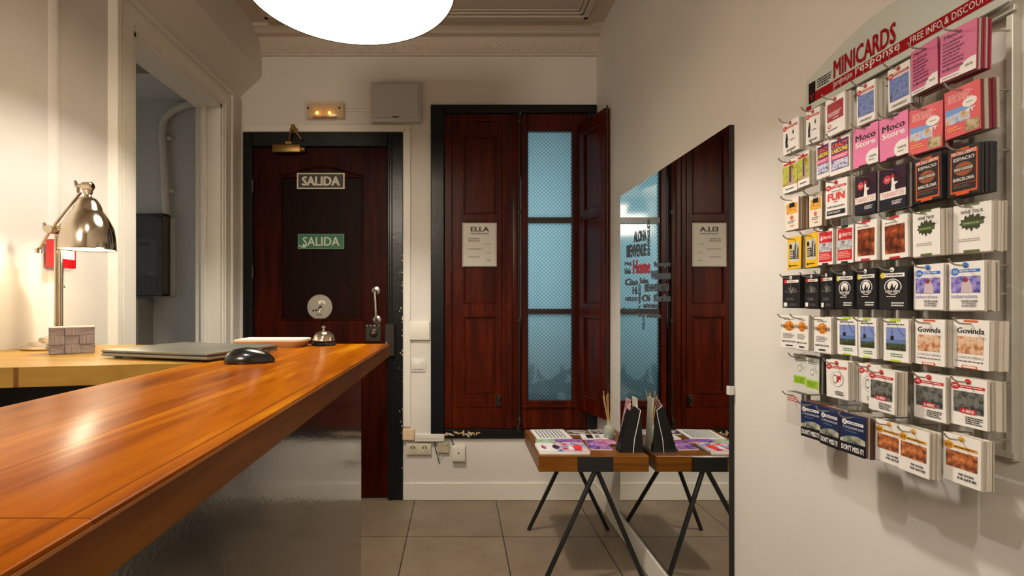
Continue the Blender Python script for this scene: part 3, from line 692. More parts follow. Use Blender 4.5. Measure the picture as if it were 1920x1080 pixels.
# ------------------------------------------------------------------ desk lamp
LY = 1.59; u = LY/F
t = thing('desk_lamp', (gx(110,LY), LY, TZ), 'polished nickel desk lamp with bell shade, lit, on the pale desk', 'lamp')
sxc, szr = gx(165,LY), gz(469,LY)
b = MB(); b.lathe([(0,0),(.093,0),(.095,.004),(.090,.010),(.078,.013),(.074,.020),(.05,.024),(.046,.034),(.02,.040),(.016,.048),(0,.048)], (gx(110,LY), LY, TZ), M_chrome, 48); b.build('base', t)
b = MB()
for dx_ in (-.0065, .0065): b.tube([(gx(110,LY)+dx_, LY, TZ+.045), (gx(110,LY)+dx_, LY, gz(441,LY))], .0062, M_chrome, 16)
b.tube([(gx(116,LY), LY, gz(540,LY)), (gx(116,LY), LY, gz(536,LY))], .0085, M_chrome, 12)
b.build('pole', t)
jx, jz = gx(105,LY), gz(432,LY); ax, az = gx(157,LY), gz(362,LY)
b = MB(); b.tube([(gx(82,LY), LY-.02, gz(471,LY)), (jx, LY-.02, jz), (ax, LY-.012, az)], .0042, M_brass if False else M_chrome, 12)
b.lathe([(0,-.008),(.009,-.006),(.010,.004),(.006,.010),(0,.011)], (gx(82,LY), LY-.02, gz(472,LY)), M_chrome, 16)
arm = b.build('arm', t)
b = MB(); b.tube([(jx, LY+.012, jz), (jx, LY-.032, jz)], .013, M_chrome, 18).tube([(jx-.028, LY-.01, jz+.004), (jx+.022, LY-.01, jz+.006)], .008, M_chrome, 14)
cmp_ = b.build('clamp', t)
MB().tube([(jx-.026, LY-.01, jz+.002), (jx-.030, LY-.01, jz+.022)], [.007,.004], M_chrome, 10).build('wing_nut', cmp_)
MB().tube([(jx+.022, LY-.01, jz+.002), (jx+.026, LY-.01, jz+.02)], [.006,.004], M_chrome, 10).build('wing_nut', cmp_)
prof = [(.090,0),(.0915,.002),(.0895,.004),(.0875,.015),(.082,.038),(.072,.070),(.058,.098),(.046,.117),(.0435,.119),(.041,.124),(.037,.138),(.030,.152),(.024,.159),(.012,.165),(.009,.172),(.013,.176),(.013,.186),(0,.190)]
prof = [(r*(.83+.12*min(1, h/.07)), h) for r, h in prof]
inner = [(r-.0015 if r > .01 else r, h-.001) for r, h in prof[2:13]]
b = MB(); b.lathe(prof, (sxc, LY, szr), M_chrome, 48)
M_inside = mat('shade_inside', (240, 232, 214), .5)
b.lathe(inner[::-1], (sxc, LY, szr), M_inside, 48)
M_vent = mat('lit_vent', (255, 240, 205), .4, emit=2.5)
for k in range(22):
    a = 2*PI*k/22; c = Vector((sxc+.037*math.cos(a), LY+.037*math.sin(a), szr+.1185))
    tb = bmesh.new(); bmesh.ops.create_uvsphere(tb, u_segments=8, v_segments=6, radius=1, matrix=Matrix.Translation(c) @ Matrix.Rotation(a, 4, 'Z') @ Matrix.Diagonal((.0022, .0034, .0022, 1))); b.bm(tb, M_vent)
shd = b.build('shade', t)
b = MB(); kc = szr+.198
b.tube([(sxc-.014, LY, kc), (sxc+.012, LY, kc)], .0135, M_chrome, 20).tube([(sxc+.012, LY, kc), (sxc+.016, LY, kc)], [.0135,.009], M_chrome, 20)
b.tube([(sxc-.03, LY-.005, kc), (sxc-.012, LY-.005, kc)], .007, M_chrome, 12)
b.tube([(sxc-.03, LY-.006, kc-.002), (sxc-.036, LY-.006, kc+.016)], [.007,.0035], M_chrome, 10).tube([(sxc-.026, LY-.006, kc-.002), (sxc-.027, LY-.006, kc-.022)], [.006,.004], M_chrome, 10)
b.build('knuckle', shd)
M_bulb = mat('lit_bulb', (255, 214, 140), .4, emit=30)
b = MB(); tb = bmesh.new(); bmesh.ops.create_uvsphere(tb, u_segments=20, v_segments=12, radius=.024, matrix=Matrix.Translation((sxc, LY, szr+.022))); b.bm(tb, M_bulb); bulb = b.build('bulb', t)
light('desk_lamp_bulb', 'POINT', (sxc, LY, szr-.006), 2.0, (1, .94, .72), .022)

# woven box
t = thing('woven_box', (-1.087, 1.443, TZ), 'small grey woven box in front of the desk lamp base', 'box')
bx0, bx1, by0, by1, bh = -1.087-.049, -1.087+.049, 1.443-.035, 1.443+.035, .074
rot = Matrix.Translation(((bx0+bx1)/2, (by0+by1)/2, 0)) @ Matrix.Rotation(R(38), 4, 'Z') @ Matrix.Translation((-(bx0+bx1)/2, -(by0+by1)/2, 0))
def weave_mat(vertical):
    m = bpy.data.materials.new('woven_rush_' + ('a' if vertical else 'b')); m.use_nodes = True; nt = m.node_tree; N = nt.nodes; L = nt.links; bs = N['Principled BSDF']
    tc = N.new('ShaderNodeTexCoord'); wv = N.new('ShaderNodeTexWave'); wv.bands_direction = 'X' if vertical else 'Z'; wv.inputs['Scale'].default_value = 130; wv.inputs['Distortion'].default_value = .6
    L.new(tc.outputs['Object'], wv.inputs['Vector']); r = N.new('ShaderNodeValToRGB'); r.color_ramp.elements[0].color = (*lin((110,94,88)),1); r.color_ramp.elements[1].color = (*lin((186,170,160)),1)
    L.new(wv.outputs['Fac'], r.inputs['Fac']); L.new(r.outputs['Color'], bs.inputs['Base Color']); bs.inputs['Roughness'].default_value = .8
    bp = N.new('ShaderNodeBump'); bp.inputs['Distance'].default_value = .001; L.new(wv.outputs['Fac'], bp.inputs['Height']); L.new(bp.outputs['Normal'], bs.inputs['Normal'])
    return m
Wa, Wb = weave_mat(True), weave_mat(False)
b = MB(); b.box(bx0+.002, bx1-.002, by0+.002, by1-.002, TZ, TZ+bh-.002, Wa, .002, mx=rot)
for i in range(3):
    for j in range(3):
        w3 = (bx1-bx0)/3; h3 = bh/3
        b.box(bx0+i*w3+.0001, bx0+(i+1)*w3-.0001, by0-.001-(.0015 if (i+j) % 2 else 0), by0+.004, TZ+j*h3+.0001, TZ+(j+1)*h3-.0001, Wa if (i+j) % 2 else Wb, .0012, mx=rot)
        w3y = (by1-by0)/3
        for (xa, xb) in ((bx0-.002, bx0+.003), (bx1-.003, bx1+.002)):
            b.box(xa, xb, by0+i*w3y+.0001, by0+(i+1)*w3y-.0001, TZ+j*h3+.0001, TZ+(j+1)*h3-.0001, Wb if (i+j) % 2 else Wa, .0012, mx=rot)
b.build('basket', t)
b = MB(); b.box(bx0-.003, bx1+.003, by0-.003, by1+.003, TZ+bh-.004, TZ+bh, mat('pale_lid', (176,162,146), .7), .0015, mx=rot); b.build('lid', t)

# laptop
c0 = Vector((-.587, 1.2, TZ)); e1 = Vector((-.955, .30, 0)).normalized(); e2 = Vector((.30, .955, 0)).normalized()   # near right corner, along the front edge (left), along the right edge (back)
t = thing('laptop', (-.70, 1.36, TZ), 'closed silver grey laptop lying across the desk and counter', 'laptop')
LW, LD = .335, .262
def lap(b, a0, a1, d0, d1, z0, z1, m, bev=.003, seg=2):
    Mx = Matrix(((e1.x, e2.x, 0, c0.x), (e1.y, e2.y, 0, c0.y), (0,0,1,c0.z), (0,0,0,1)))
    return b.box(a0, a1, d0, d1, z0, z1, m, bev, seg, Mx)
M_lap = mat('laptop_aluminium', (150, 150, 140), .36, .75)
M_lapd = mat('laptop_gap', (38, 34, 34), .5)
b = MB(); lap(b, 0, LW, 0, LD, .005, .0135, M_lap, .0035); lap(b, .004, LW-.004, .003, LD-.004, .0125, .0155, M_lapd, .0005, 1); base = b.build('base', t)
b = MB(); lap(b, 0, LW, 0, LD, .0152, .022, M_lap, .0028); b.build('lid', t)
b = MB()
for (a, l) in ((.05,.013), (.075,.015), (.1,.013), (.13,.005)): lap(b, -.0006, .002, a+.09, a+.09+l, .0068, .0118, M_lapd, .0003, 1)
b.build('port', base)
b = MB()
for (a, d_) in ((.02,.02), (LW-.04,.02), (.02,LD-.03), (LW-.04,LD-.03)):
    b = MB(); lap(b, a, a+.02, d_, d_+.01, 0, .006, M_lapd, .001, 1); b.build('foot', base)
# mouse
t = thing('computer_mouse', (-.485, 1.195, TZ), 'glossy black computer mouse on the orange counter beside the laptop', 'mouse')
b = MB(); tb = bmesh.new(); bmesh.ops.create_uvsphere(tb, u_segments=32, v_segments=20, radius=1)
for v in tb.verts:
    x, y, z = v.co; zz = max(z, -.12)
    hmp = (1-.25*x) if x > 0 else (1-.06*x*x)
    v.co = Vector((x*.056, y*.031*(1-.12*x), (zz+.12)*.031*(1-.18*x)))
mxm = Matrix.Translation((-.485, 1.195, TZ+.001)) @ Matrix.Rotation(R(14), 4, 'Z'); tb.transform(mxm); b.bm(tb, mat('mouse_black', (14,12,12), .22, coat=.5))
b.build('body', t, smooth=60)
b = MB(); b.box(.012, .028, -.0025, .0025, .026, .031, mat('mouse_wheel', (50,48,46), .5), .001, mx=mxm); b.build('scroll_wheel', t)
# service bell
bx, by = gx(607,1.69), 1.69
t = thing('service_bell', (bx, by, TZ), 'chrome service bell with black base near the counter end', 'bell')
b = MB(); b.lathe([(0,0),(.038,0),(.0405,.003),(.040,.009),(.033,.013),(.030,.015),(0,.015)], (bx,by,TZ), mat('bell_black', (10,10,12), .15, coat=.6), 40); b.build('base', t)
b = MB(); b.lathe([(.034,.014),(.0365,.016),(.0365,.019),(.035,.022),(.033,.030),(.027,.040),(.018,.0465),(.008,.0495),(0,.050)], (bx,by,TZ), M_chrome, 40); b.build('dome', t)
b = MB(); b.lathe([(0,.047),(.003,.049),(.003,.055),(.0062,.058),(.0062,.062),(.004,.065),(0,.066)], (bx,by,TZ), M_chrome, 20); b.build('plunger', t)
# white tablet shaped device
t = thing('white_tablet', (gx(505,1.66), 1.66, TZ), 'thin white device with rounded end lying behind the laptop', 'tablet')
x0, x1 = -.70, -.485
b = MB(); n = 12; out = [(x0, 1.60), (x1-.03, 1.60)]+[(x1-.03+.03*math.sin(R(a)), 1.63-.03*math.cos(R(a))) for a in range(15, 91, 15)]+[(x1-.03+.03*math.cos(R(a)), 1.69+.03*math.sin(R(a))) for a in range(0, 91, 15)]+[(x0, 1.72)]
b.prism([(p[0], p[1], TZ+.019) for p in out], (0, 0, .006), mat('tablet_white', (232,222,206), .4)); b.build('top_plate', t)
b = MB(); cxm = (x0+x1)/2
vs = [(cxm+(p[0]-cxm)*.86, 1.66+(p[1]-1.66)*.8, TZ) for p in out]+[(p[0], p[1], TZ+.019) for p in out]; k = len(out)
b.add(vs, [tuple(range(k))[::-1]]+[(i, (i+1) % k, (i+1) % k+k, i+k) for i in range(k)], mat('tablet_under', (206,160,104), .4)); b.build('underside', t)
tag(MB().box(-1.02, -.95, 1.60, 1.68, TZ, TZ+.0012, M_paper, mx=None).build('paper_card'), 'small white card lying on the desk behind the laptop', 'card')

# ------------------------------------------------------------------ big round ceiling lamp
def drum_lamp(x, y, z, rad, label, power):
    t = thing('drum_lamp', (x, y, z), label, 'lamp')
    b = MB(); H = .37
    M_drum = mat('drum_fabric', (120, 104, 84), .7); M_lin = mat('drum_lining', (160, 154, 142), .8)
    b.lathe([(rad,0),(rad+.004,0),(rad+.004,H),(0,H)], (x,y,z), M_drum, 96); b.build('shade', t)
    b = MB(); b.lathe([(0,H-.004),(rad-.001,H-.004),(rad-.001,.001)], (x,y,z), M_lin, 96); b.build('lining', t)
    b = MB(); b.tube([(x,y,z+H-.004), (x,y,z+H-.03)], .02, M_plastic, 14); b.build('socket', t)
    b = MB(); b.tube([(x,y,z+H), (x,y,CZ-.02)], .006, M_steel, 10); b.build('stem', t)
    b = MB(); b.lathe([(0,-.03),(.05,-.03),(.055,-.02),(.055,0),(0,0)], (x,y,CZ), M_plastic, 32); b.build('canopy', t)
    light('drum_lamp_bulb', 'POINT', (x, y, z+.27), power, (1, .92, .81), .055)
    return t
drum_lamp(-.362, 1.733, CH+1.05, .3507, 'large round white ceiling lamp hanging above the counter', 84)
t = thing('pendant_lamp', (-.42, .42, 2.30), 'small metal pendant lamp hanging over the near end of the counter', 'lamp')
b = MB(); b.lathe([(.13,0),(.132,.0),(.11,.09),(.05,.15),(.02,.16),(0,.16),(0,.158),(.02,.157),(.048,.148),(.108,.088),(.13,0)], (-.42,.42,2.30), M_black, 48); b.build('shade', t)
b = MB(); b.tube([(-.42,.42,2.46), (-.42,.42,CZ)], .004, M_iron, 8); b.build('cable', t)
tb = bmesh.new(); bmesh.ops.create_uvsphere(tb, u_segments=16, v_segments=10, radius=.026, matrix=Matrix.Translation((-.42,.42,2.41))); b = MB(); b.bm(tb, mat('pendant_bulb', (255,236,210), .4, emit=20)); b.build('bulb', t)
light('pendant_bulb', 'POINT', (-.42, .42, 2.365), 25, (1, .97, .96), .02)

# ------------------------------------------------------------------ mirror
MXp = .853; my0, my1, mz0, mz1 = F*MXp/(1367-VX), F*MXp/(1163-VX), .13, 1.789
t = thing('wall_mirror', (MXp, (my0+my1)/2, mz0), 'large frameless wall mirror with grey word sticker, behind the side table', 'mirror')
MB().box(MXp, MXp+.005, my0, my1, mz0, mz1, M_mirror).build('mirror_glass', t)
MB().box(MXp+.005, RX-.001, my0+.002, my1-.002, mz0+.002, mz1-.002, mat('mirror_backing', (26,20,17), .6)).build('backing', t)
z = gz(732, my0)
MB().box(MXp-.006, RX-.001, my0-.008, my0+.006, z-.014, z+.014, mat('clip_clear', (206,204,198), .3), .002).build('clip', t)
b = MB(); b.box(MXp-.0006, MXp+.02, my0-.003, my0, mz0, mz1, mat('mirror_edge', (14,12,12), .3)); b.build('edge_strip', t)
# word sticker, each word stretched to its own place on the glass
M_vin = mat('grey_vinyl', (66, 68, 72), .5); M_vred = mat('red_vinyl', (150, 44, 52), .5)
def zz(a, b_): return 1160+a*.2038, 400+b_*.2038
words = [(138,165,255,272,'ALOHA',-45), (72,290,255,410,'BIENVENUE',-35), (55,445,115,490,'Hej',-10), (55,505,112,560,'Hola',-8), (325,445,478,505,'Benvinguts',-12), (295,525,480,610,'Willkommen',-10),
 (58,600,178,665,'Ciao',-8), (192,592,275,645,'Salut',0), (238,648,465,722,'BENVENUTO',-8), (127,672,170,742,'Hi',0), (62,768,172,808,'HELLO',0), (212,745,290,812,'Oi',0), (322,740,478,815,'Karibu',-8),
 (220,832,358,872,'AKWABA',0), (38,868,158,915,'Bonjour',0), (255,912,390,958,'Salam',12)]
b = MB()
def mp(px, py):
    Y = F*MXp/(px-VX); return Vector((MXp-.0004, Y, gz(py, Y)))
def word(b, a0, b0, a1, b1, s, skew, m, bold=.09):
    vs, fs, _ = text_shape(s, bold)
    def q(u_, v_):
        a = a0+(a1-a0)*u_; top = b0 - skew*(u_-.5)*0 ; bb = b1+(b0-b1)*v_ + skew*(u_-.0)*.45
        return mp(*zz(a, bb))
    b.add([q(x, y)-Vector((k, 0, 0)) for x, y, k in vs], fs, m)
for w_ in words:
    b = MB(); word(b, *w_, M_vin); b.build('sticker_word', t, smooth=0)
b2 = MB(); word(b2, 130, 425, 290, 560, 'Home', -15, M_vred); tag(b2.build('sticker_word', t, smooth=0), 'red lettering sticker')
def vword(b, a0, b0, a1, b1, s, m):
    vs, fs, _ = text_shape(s, .09); b.add([mp(*zz(a0+(a1-a0)*(1-y), b0+(b1-b0)*(1-x)))-Vector((k, 0, 0)) for x, y, k in vs], fs, m)
for a_ in ((263, 50, 288, 392, 'BENVINGUDA'), (180, 655, 204, 950, 'BEM VINDO'), (218, 905, 238, 1075, 'WELCOME')):
    b = MB(); vword(b, *a_, M_vin); b.build('sticker_word', t, smooth=0)
# ------------------------------------------------------------------ side table
TT = .56; tY0, tY1, tX0, tX1 = 2.24, 2.71, .355, .838
t = thing('side_table', ((tX0+tX1)/2, (tY0+tY1)/2, 0), 'small wooden side table with black angled metal legs beside the mirror', 'table')
b = MB(); b.box(tX0, tX1, tY0, tY1, TT-.07, TT, M_tablew, .003)
b.build('tabletop', t)
for (yy, s_) in ((tY0, -1), (tY1, 1)):
    b = MB(); b.box(.525, .68, min(yy, yy+s_*.004), max(yy, yy+s_*.004), TT-.069, TT-.003, M_iron, .001); b.build('bracket', t)
def leg(xa, ya, xb, yb): return MB().tube([(xa, ya, TT-.07), (xb, yb, .0)], .0105, M_iron, 14).build('leg', t)
leg(.605, tY0+.015, .358, 2.195); leg(.618, tY0+.03, .818, 2.195); leg(.592, tY1-.02, .385, 2.775); leg(.575, tY1-.03, .815, 2.775)
# printed matter
def mag(x0, x1, y0, y1, z, h, rot_, cover, els, label, side=M_paper, cat='magazine', nm='magazine'):
    cx, cy = (x0+x1)/2, (y0+y1)/2; mx = Matrix.Translation((cx, cy, 0)) @ Matrix.Rotation(R(rot_), 4, 'Z') @ Matrix.Translation((-cx, -cy, 0))
    t = thing(nm, (cx, cy, z), label, cat)
    b = MB(); b.box(x0, x1, y0, y1, z, z+h-.0008, side, .0004, 1, mx); b.build('pages', t)
    b = MB(); b.box(x0-.0005, x1+.0005, y0-.0005, y1+.0005, z+h-.0008, z+h, cover, 0, 1, mx)
    o = mx @ Vector((x0, y0, z+h)); U = (mx.to_3x3() @ Vector((x1-x0, 0, 0))); V = (mx.to_3x3() @ Vector((0, y1-y0, 0)))
    art(b, o, U, V, (0,0,1), els); b.build('cover', t); return t
wtm = C(226,224,222); bkk = C(24,22,24)
P1 = pic('cover_splash', [(40,60,150),(60,120,200),(220,210,220),(220,50,40),(90,60,150)], 22, 3)
P2 = pic('cover_purple', [(40,30,90),(110,80,170),(190,120,180),(60,50,130)], 30, 4)
P3 = pic('cover_dark', [(20,18,18),(70,60,56),(190,180,176),(30,26,26)], 34, 4)
P4 = pic('cover_green', [(110,160,110),(170,200,160),(70,110,80)], 26, 3)
lines = [('r', .06+.1*k, .05, .10+.1*k, .95, bkk if k % 2 else C(80,78,80)) for k in range(9)]
T0 = TT+.0002
mag(.385, .56, 2.51, 2.695, T0, .004, 3, wtm, [('r', .12+.1*k, .1, .15+.1*k, .92, C(70,70,74)) for k in range(8)], 'white leaflet with rows of dark print at the table back left corner')
mag(.378, .50, 2.41, 2.50, T0, .003, 0, P4, [('r', .1,.6,.5,.7, wtm)], 'pale green leaflet under the edge of the front magazine pile')
mag(.47, .60, 2.452, 2.506, T0, .004, -4, P2, [], 'purple leaflet just behind the white magazine pile')
mag(.362, .585, 2.262, 2.40, T0, .006, 0, wtm, [], 'white magazine at the bottom of the front pile')
mag(.362, .588, 2.264, 2.405, T0+.0062, .007, -1, wtm, [('r', .35,0,.99,1,P1), ('p', [(.08,.4),(.12,.8),(.16,.5),(.2,.75),(.16,.2)], C(170,60,90)), ('e', .38,.5,.07,.25, C(60,20,50)), ('e', .82,.5,.09,.28, C(230,60,40)), ('p', [(.6,.2),(.66,.7),(.74,.3)], C(230,230,240))], 'magazine with blue and red splashed cover on top of the front pile')
mag(.61, .71, 2.33, 2.47, T0, .005, -5, P2, [('t', .15,.4,.85,.6,'MIX', C(200,180,220), .03)], 'purple magazine at the middle of the table')
mag(.665, .75, 2.40, 2.485, T0+.0052, .003, 8, pic('cover_pink', [(60,40,110),(200,110,160),(230,180,200)], 40, 3), [], 'pink and purple leaflet lying beside the black leaflet holder')
mag(.615, .74, 2.50, 2.59, T0, .006, -6, wtm, [('r', .2,.1,.45,.9,bkk), ('r', .55,.2,.72,.8,P3)], 'white and black leaflet in the middle back of the table')
mag(.57, .67, 2.60, 2.68, T0, .005, -4, P3, [('r', .2,.3,.6,.5,wtm)], 'dark leaflet at the back edge of the table centre')
mag(.685, .80, 2.60, 2.69, T0, .006, 5, P3, [('p', [(.1,.3),(.5,.5),(.9,.3),(.5,.4)], wtm)], 'dark leaflet with white streaks at the back right of the table')
# reed diffuser
cx, cy = .748, 2.53
t = thing('reed_diffuser', (cx, cy, TT), 'small glass reed diffuser with wooden sticks behind the black holder', 'diffuser')
b = MB(); b.lathe([(0,.0),(.024,.0),(.026,.004),(.026,.05),(.022,.06),(.011,.068),(.010,.085),(.012,.087),(.012,.09),(.008,.09)], (cx,cy,TT), M_bottle, 24); b.build('bottle', t)
b = MB(); b.lathe([(0,.003),(.023,.003),(.024,.03),(0,.03)], (cx,cy,TT), mat('green_oil', (60,120,80), .2), 20); b.build('liquid', t)
for k, (dx_, dy_) in enumerate(((-.03,.0), (-.018,-.02), (.0,.018), (.015,-.012), (-.024,.016), (.024,.01))):
    MB().tube([(cx-dx_*.2, cy-dy_*.2, TT+.02), (cx+dx_, cy+dy_, TT+.21+.006*k)], .0016, mat('reed_wood', (196,160,96), .7), 6).build('reed', t)
# black leaflet holder
t = thing('leaflet_holder', (.785, 2.32, TT), 'black wedge shaped leaflet holder at the front right corner of the table', 'holder')
hz = TT+.0001
b = MB(); b.prism([(.723, 2.29, hz), (.832, 2.29, hz), (.818, 2.29, hz+.195), (.79, 2.29, hz+.208), (.775, 2.29, hz+.186)], (0, .010, 0), M_iron)
b.prism([(.723, 2.30, hz), (.728, 2.30, hz), (.780, 2.30, hz+.186), (.775, 2.30, hz+.186)], (0, .05, 0), M_iron)
b.box(.74, .82, 2.302, 2.35, hz, hz+.03, M_iron, .002); b.build('body', t)
b = MB(); b.tube([(.785, 2.287, hz), (.79, 2.287, hz+.06), (.81, 2.287, hz+.15), (.817, 2.287, hz+.19), (.792, 2.287, hz+.21)], .0015, M_paper, 6); tag(b.build('edge_trim', t), 'thin white edge')
b = MB(); b.prism([(.826, 2.33, hz), (.83, 2.33, hz), (.818, 2.33, hz+.235), (.814, 2.33, hz+.235)], (0, .06, 0), mat('cream_card', (206,200,182), .5)); tag(b.build('back_card', t), 'cream card facing the mirror')
for k in range(3):
    b = MB(); b.prism([(.735+.008*k, 2.305+.015*k, hz+.03), (.738+.008*k, 2.305+.015*k, hz+.03), (.782+.004*k, 2.305+.015*k, hz+.2+.014*k), (.779+.004*k, 2.305+.015*k, hz+.2+.014*k)], (0, .055, 0), pic('leaflet_pink', [(60,50,50),(180,130,130),(220,200,196)], 40, 3))
    b.build('leaflet', t)

# ------------------------------------------------------------------ card rack on the right wall
def rY(i): return .793+.0584*i
rk = thing('card_rack', (.85, 1.0, 1.0), 'wall rack with red lettered header and rows of hooks full of small cards', 'rack')
M_rack = mat('rack_grey', (190, 188, 176), .4, .2)
HX = .835; hy0, hy1 = F*HX/(1890-VX), F*HX/(1512-VX); hz0 = 1.23+.55*HX
b = MB()
pts = []
nseg = 24; span = hy1-hy0
zl = gz(155, hy1); 
for k in range(nseg+1):
    q = k/nseg; y = hy1-span*q
    pts.append((HX, y, zl+.05*math.sin(PI*q)))
poly = [(HX, hy1, hz0-.002), (HX, hy0, hz0-.002)]+[p for p in pts[::-1]]
b.prism(poly, (.006, 0, 0), mat('header_grey', (186, 190, 180), .6))
b.build('header', rk)
# header lettering; u runs from the far (left) end to the near (right) end
Mr = mat('header_red', (146, 12, 22), .8, spec=.15); Mw = mat('header_white', (222,216,206), .7); Mk = mat('header_black', (30,20,20), .8, spec=.15)
b = MB(); o = Vector((HX-.0004, hy1, hz0-.002)); U = Vector((0, hy0-hy1, 0)); V = Vector((0,0,.10))
els = [('p', [(.005,.02),(.12,.18),(.12,.0),(.005,.0)], Mr), ('p', [(.0,.16),(.0,.02),(.11,.02),(.985,.17),(.985,.36),(.33,.28),(.10,.28)], Mr)]
els = [('r', 0, .0, .04, .10, Mr), ('r', .02, .14, 1.0, .36, Mr), ('r', .02,.14,.07,.62, Mk), ('t', .025,.2,.065,.34,'Y', Mr,.05), ('l', .085,.40,.19,.62,4,Mk),
       ('t', .2, .40, .56, .80, 'MINICARDS', Mr, .04), ('t', .205, .165, .32, .335, 'premium', Mw, .0), ('t', .34, .165, .58, .335, 'response', Mw, .0),
       ('t', .63, .19, .97, .315, 'FREE INFO & DISCOUNTS', Mw, .0)]
els += [('r', .2+.047*k, .14, .2015+.047*k, .36, Mw) for k in range(9)]
art(b, o, U, V, (-1,0,0), els)
b.build('lettering', rk, smooth=0)
for i in range(8):
    MB().box(.854, RX-.0005, rY(i)-.005, rY(i)+.005, .985, hz0, M_rack, .001).build('upright', rk)
for zb in (hz0-.012, .99):
    MB().box(.849, .856, rY(0)-.012, rY(7)+.012, zb, zb+.01, M_rack, .001).build('crossbar', rk)

# card designs --------------------------------------------------------------
W = C(228,222,214); K = C(26,24,26); RD = C(190,36,44); G = C(110,104,100)
def disc(col=RD, nm='10%'): return [('e', .13, .815, .13, .075, col), ('t', .05, .79, .21, .84, nm, W, .02), ('r', .2, .785, .95, .845, col), ('l', .28, .80, .9, .83, 1, W)]
PK = C(222,120,160)
D = {}
D['moco_list'] = dict(bg=C(198,96,134), side=C(150,40,66), desc='dusty pink card pile with a dark list and white corner', els=[('r',0,0,1,.1,W),('e',.92,.08,.38,.2,W),('l',.06,.03,.6,.07,1,G),
   ('t',.1,.86,.62,.93,'Moco',C(60,24,50),.03)]+[('t',.08,.74-.085*k,.08+[.5,.48,.52,.5,.44,.3][k],.795-.085*k,['Masterworks','Abramovic','Haring Basquiat','Koons Kusama','Hirst Murakami','Kaws'][k] if False else 'artist names'[0:[11,10,12,10,9,6][k]],C(90,30,64),.01) for k in range(0)]+[('l',.08,.28,.7,.8,7,C(110,36,80)),('t',.08,.19,.66,.26,'in Barcelona',C(90,24,64),.02),('t',.72,.12,.92,.17,'SAVE',G,.02)])
D['casa'] = dict(bg=W, desc='white card pile with blue building photo', els=disc()+[('r',.08,.2,.94,.72,pic('facade_blue',[(40,44,60),(90,110,150),(110,130,190),(140,130,110)],160,5)),('p',[(.08,.45),(.3,.68),(.6,.74),(.94,.62),(.94,.74),(.08,.74)],C(96,116,176)),('t',.16,.06,.84,.12,'CASA BATLLO',K,.03)])
D['redpanel'] = dict(bg=W, desc='white card pile with a dark red panel', els=[('r',.1,.38,.92,.86,C(156,44,52)),('l',.16,.5,.86,.62,4,W),('l',.4,.42,.7,.47,1,W),('e',.22,.26,.09,.06,RD),('e',.22,.265,.05,.035,W),('l',.1,.12,.8,.18,1,G)])
D['figure'] = dict(bg=W, desc='white card pile with a small black figure', els=disc()+[('p',[(.62,.6),(.68,.7),(.74,.6),(.68,.52)],K),('p',[(.18,.2),(.34,.2),(.3,.34),(.34,.46),(.3,.58),(.22,.58),(.16,.42)],K),('e',.26,.61,.05,.035,K),('l',.5,.36,.85,.42,1,G),('l',.25,.06,.9,.14,2,K)])
D['city'] = dict(bg=C(214,88,92), side=C(120,40,50), desc='coral red card pile with a street photo', els=[('l',.1,.72,.8,.9,5,C(236,180,176)),('r',.03,.28,.72,.58,pic('plaza',[(70,110,180),(190,200,220),(200,150,60),(90,70,60)],70,5)),('p',[(.03,.46),(.03,.6),(.7,.58),(.7,.5)],C(110,150,206)),('e',.72,.62,.2,.10,W),('l',.62,.60,.82,.64,1,G),('t',.66,.42,.88,.5,'rr',W,.05),('r',.6,.03,.97,.26,pic('plaza2',[(60,50,50),(170,150,110),(210,190,160)],110,5)),('l',.08,.12,.5,.22,2,C(240,170,100))])
D['store'] = dict(bg=PK, side=C(150,70,100), desc='bright pink card pile with bold black and white lettering', els=[('t',.1,.66,.9,.82,'Moco',K,.04),('t',.1,.5,.9,.64,'Store',W,.04),('e',.8,.16,.28,.2,W),('p',[(1,0),(1,.4),(.9,.3),(.7,.02),(.7,0)],W),('t',.66,.16,.94,.22,'100%',K,.02),('l',.64,.08,.92,.13,1,G),('r',.3,.96,.7,1.0,K),('r',.25,0,.6,.03,K)])
D['crazy'] = dict(bg=W, desc='white card pile with purple, yellow and pink print', els=[('r',.08,.12,.94,.9,C(70,44,96)),('t',.12,.72,.9,.84,'CRAZY',C(224,90,60),.06),('t',.12,.58,.9,.7,'LABZONE',C(232,196,50),.06),('r',.08,.4,.94,.54,C(210,70,120)),('l',.14,.43,.88,.51,2,W),('r',.1,.14,.92,.38,pic('crowd',[(40,40,60),(150,150,190),(220,220,230),(80,60,100)],140,4))])
D['green'] = dict(bg=W, desc='white card pile with a lime green picture', els=[('r',.0,.22,1,.84,pic('limes',[(140,150,40),(190,196,80),(160,110,50),(200,190,120)],40,3)),('p',[(.3,.22),(.4,.7),(.6,.8),(.75,.5),(.8,.22)],C(176,150,130)),('r',.46,.3,.6,.8,C(90,60,50)),('r',.06,.86,.9,.92,RD),('l',.2,.08,.85,.14,1,K)])
D['espacio'] = dict(bg=C(30,26,26), side=C(36,34,36), desc='black card pile with orange border and lettering', els=[('r',.1,.06,.92,.92,C(206,84,30)),('r',.14,.1,.88,.84,C(30,26,26)),('t',.14,.84,.88,.91,'10% DESCUENTO',W,.03),('t',.2,.72,.84,.79,'ESPACIO',W,.03),('e',.51,.54,.28,.14,C(150,78,40)),('r',.2,.5,.82,.59,C(60,40,30)),('t',.23,.515,.79,.575,'HARLEY-DAVIDSON',W,.03),('t',.2,.3,.84,.37,'BARCELONA',W,.03),('r',.14,.24,.88,.25,C(206,84,30)),('l',.2,.16,.82,.22,2,G),('r',.3,.92,.7,.97,C(206,84,30)),('r',.3,.01,.7,.06,C(206,84,30))])
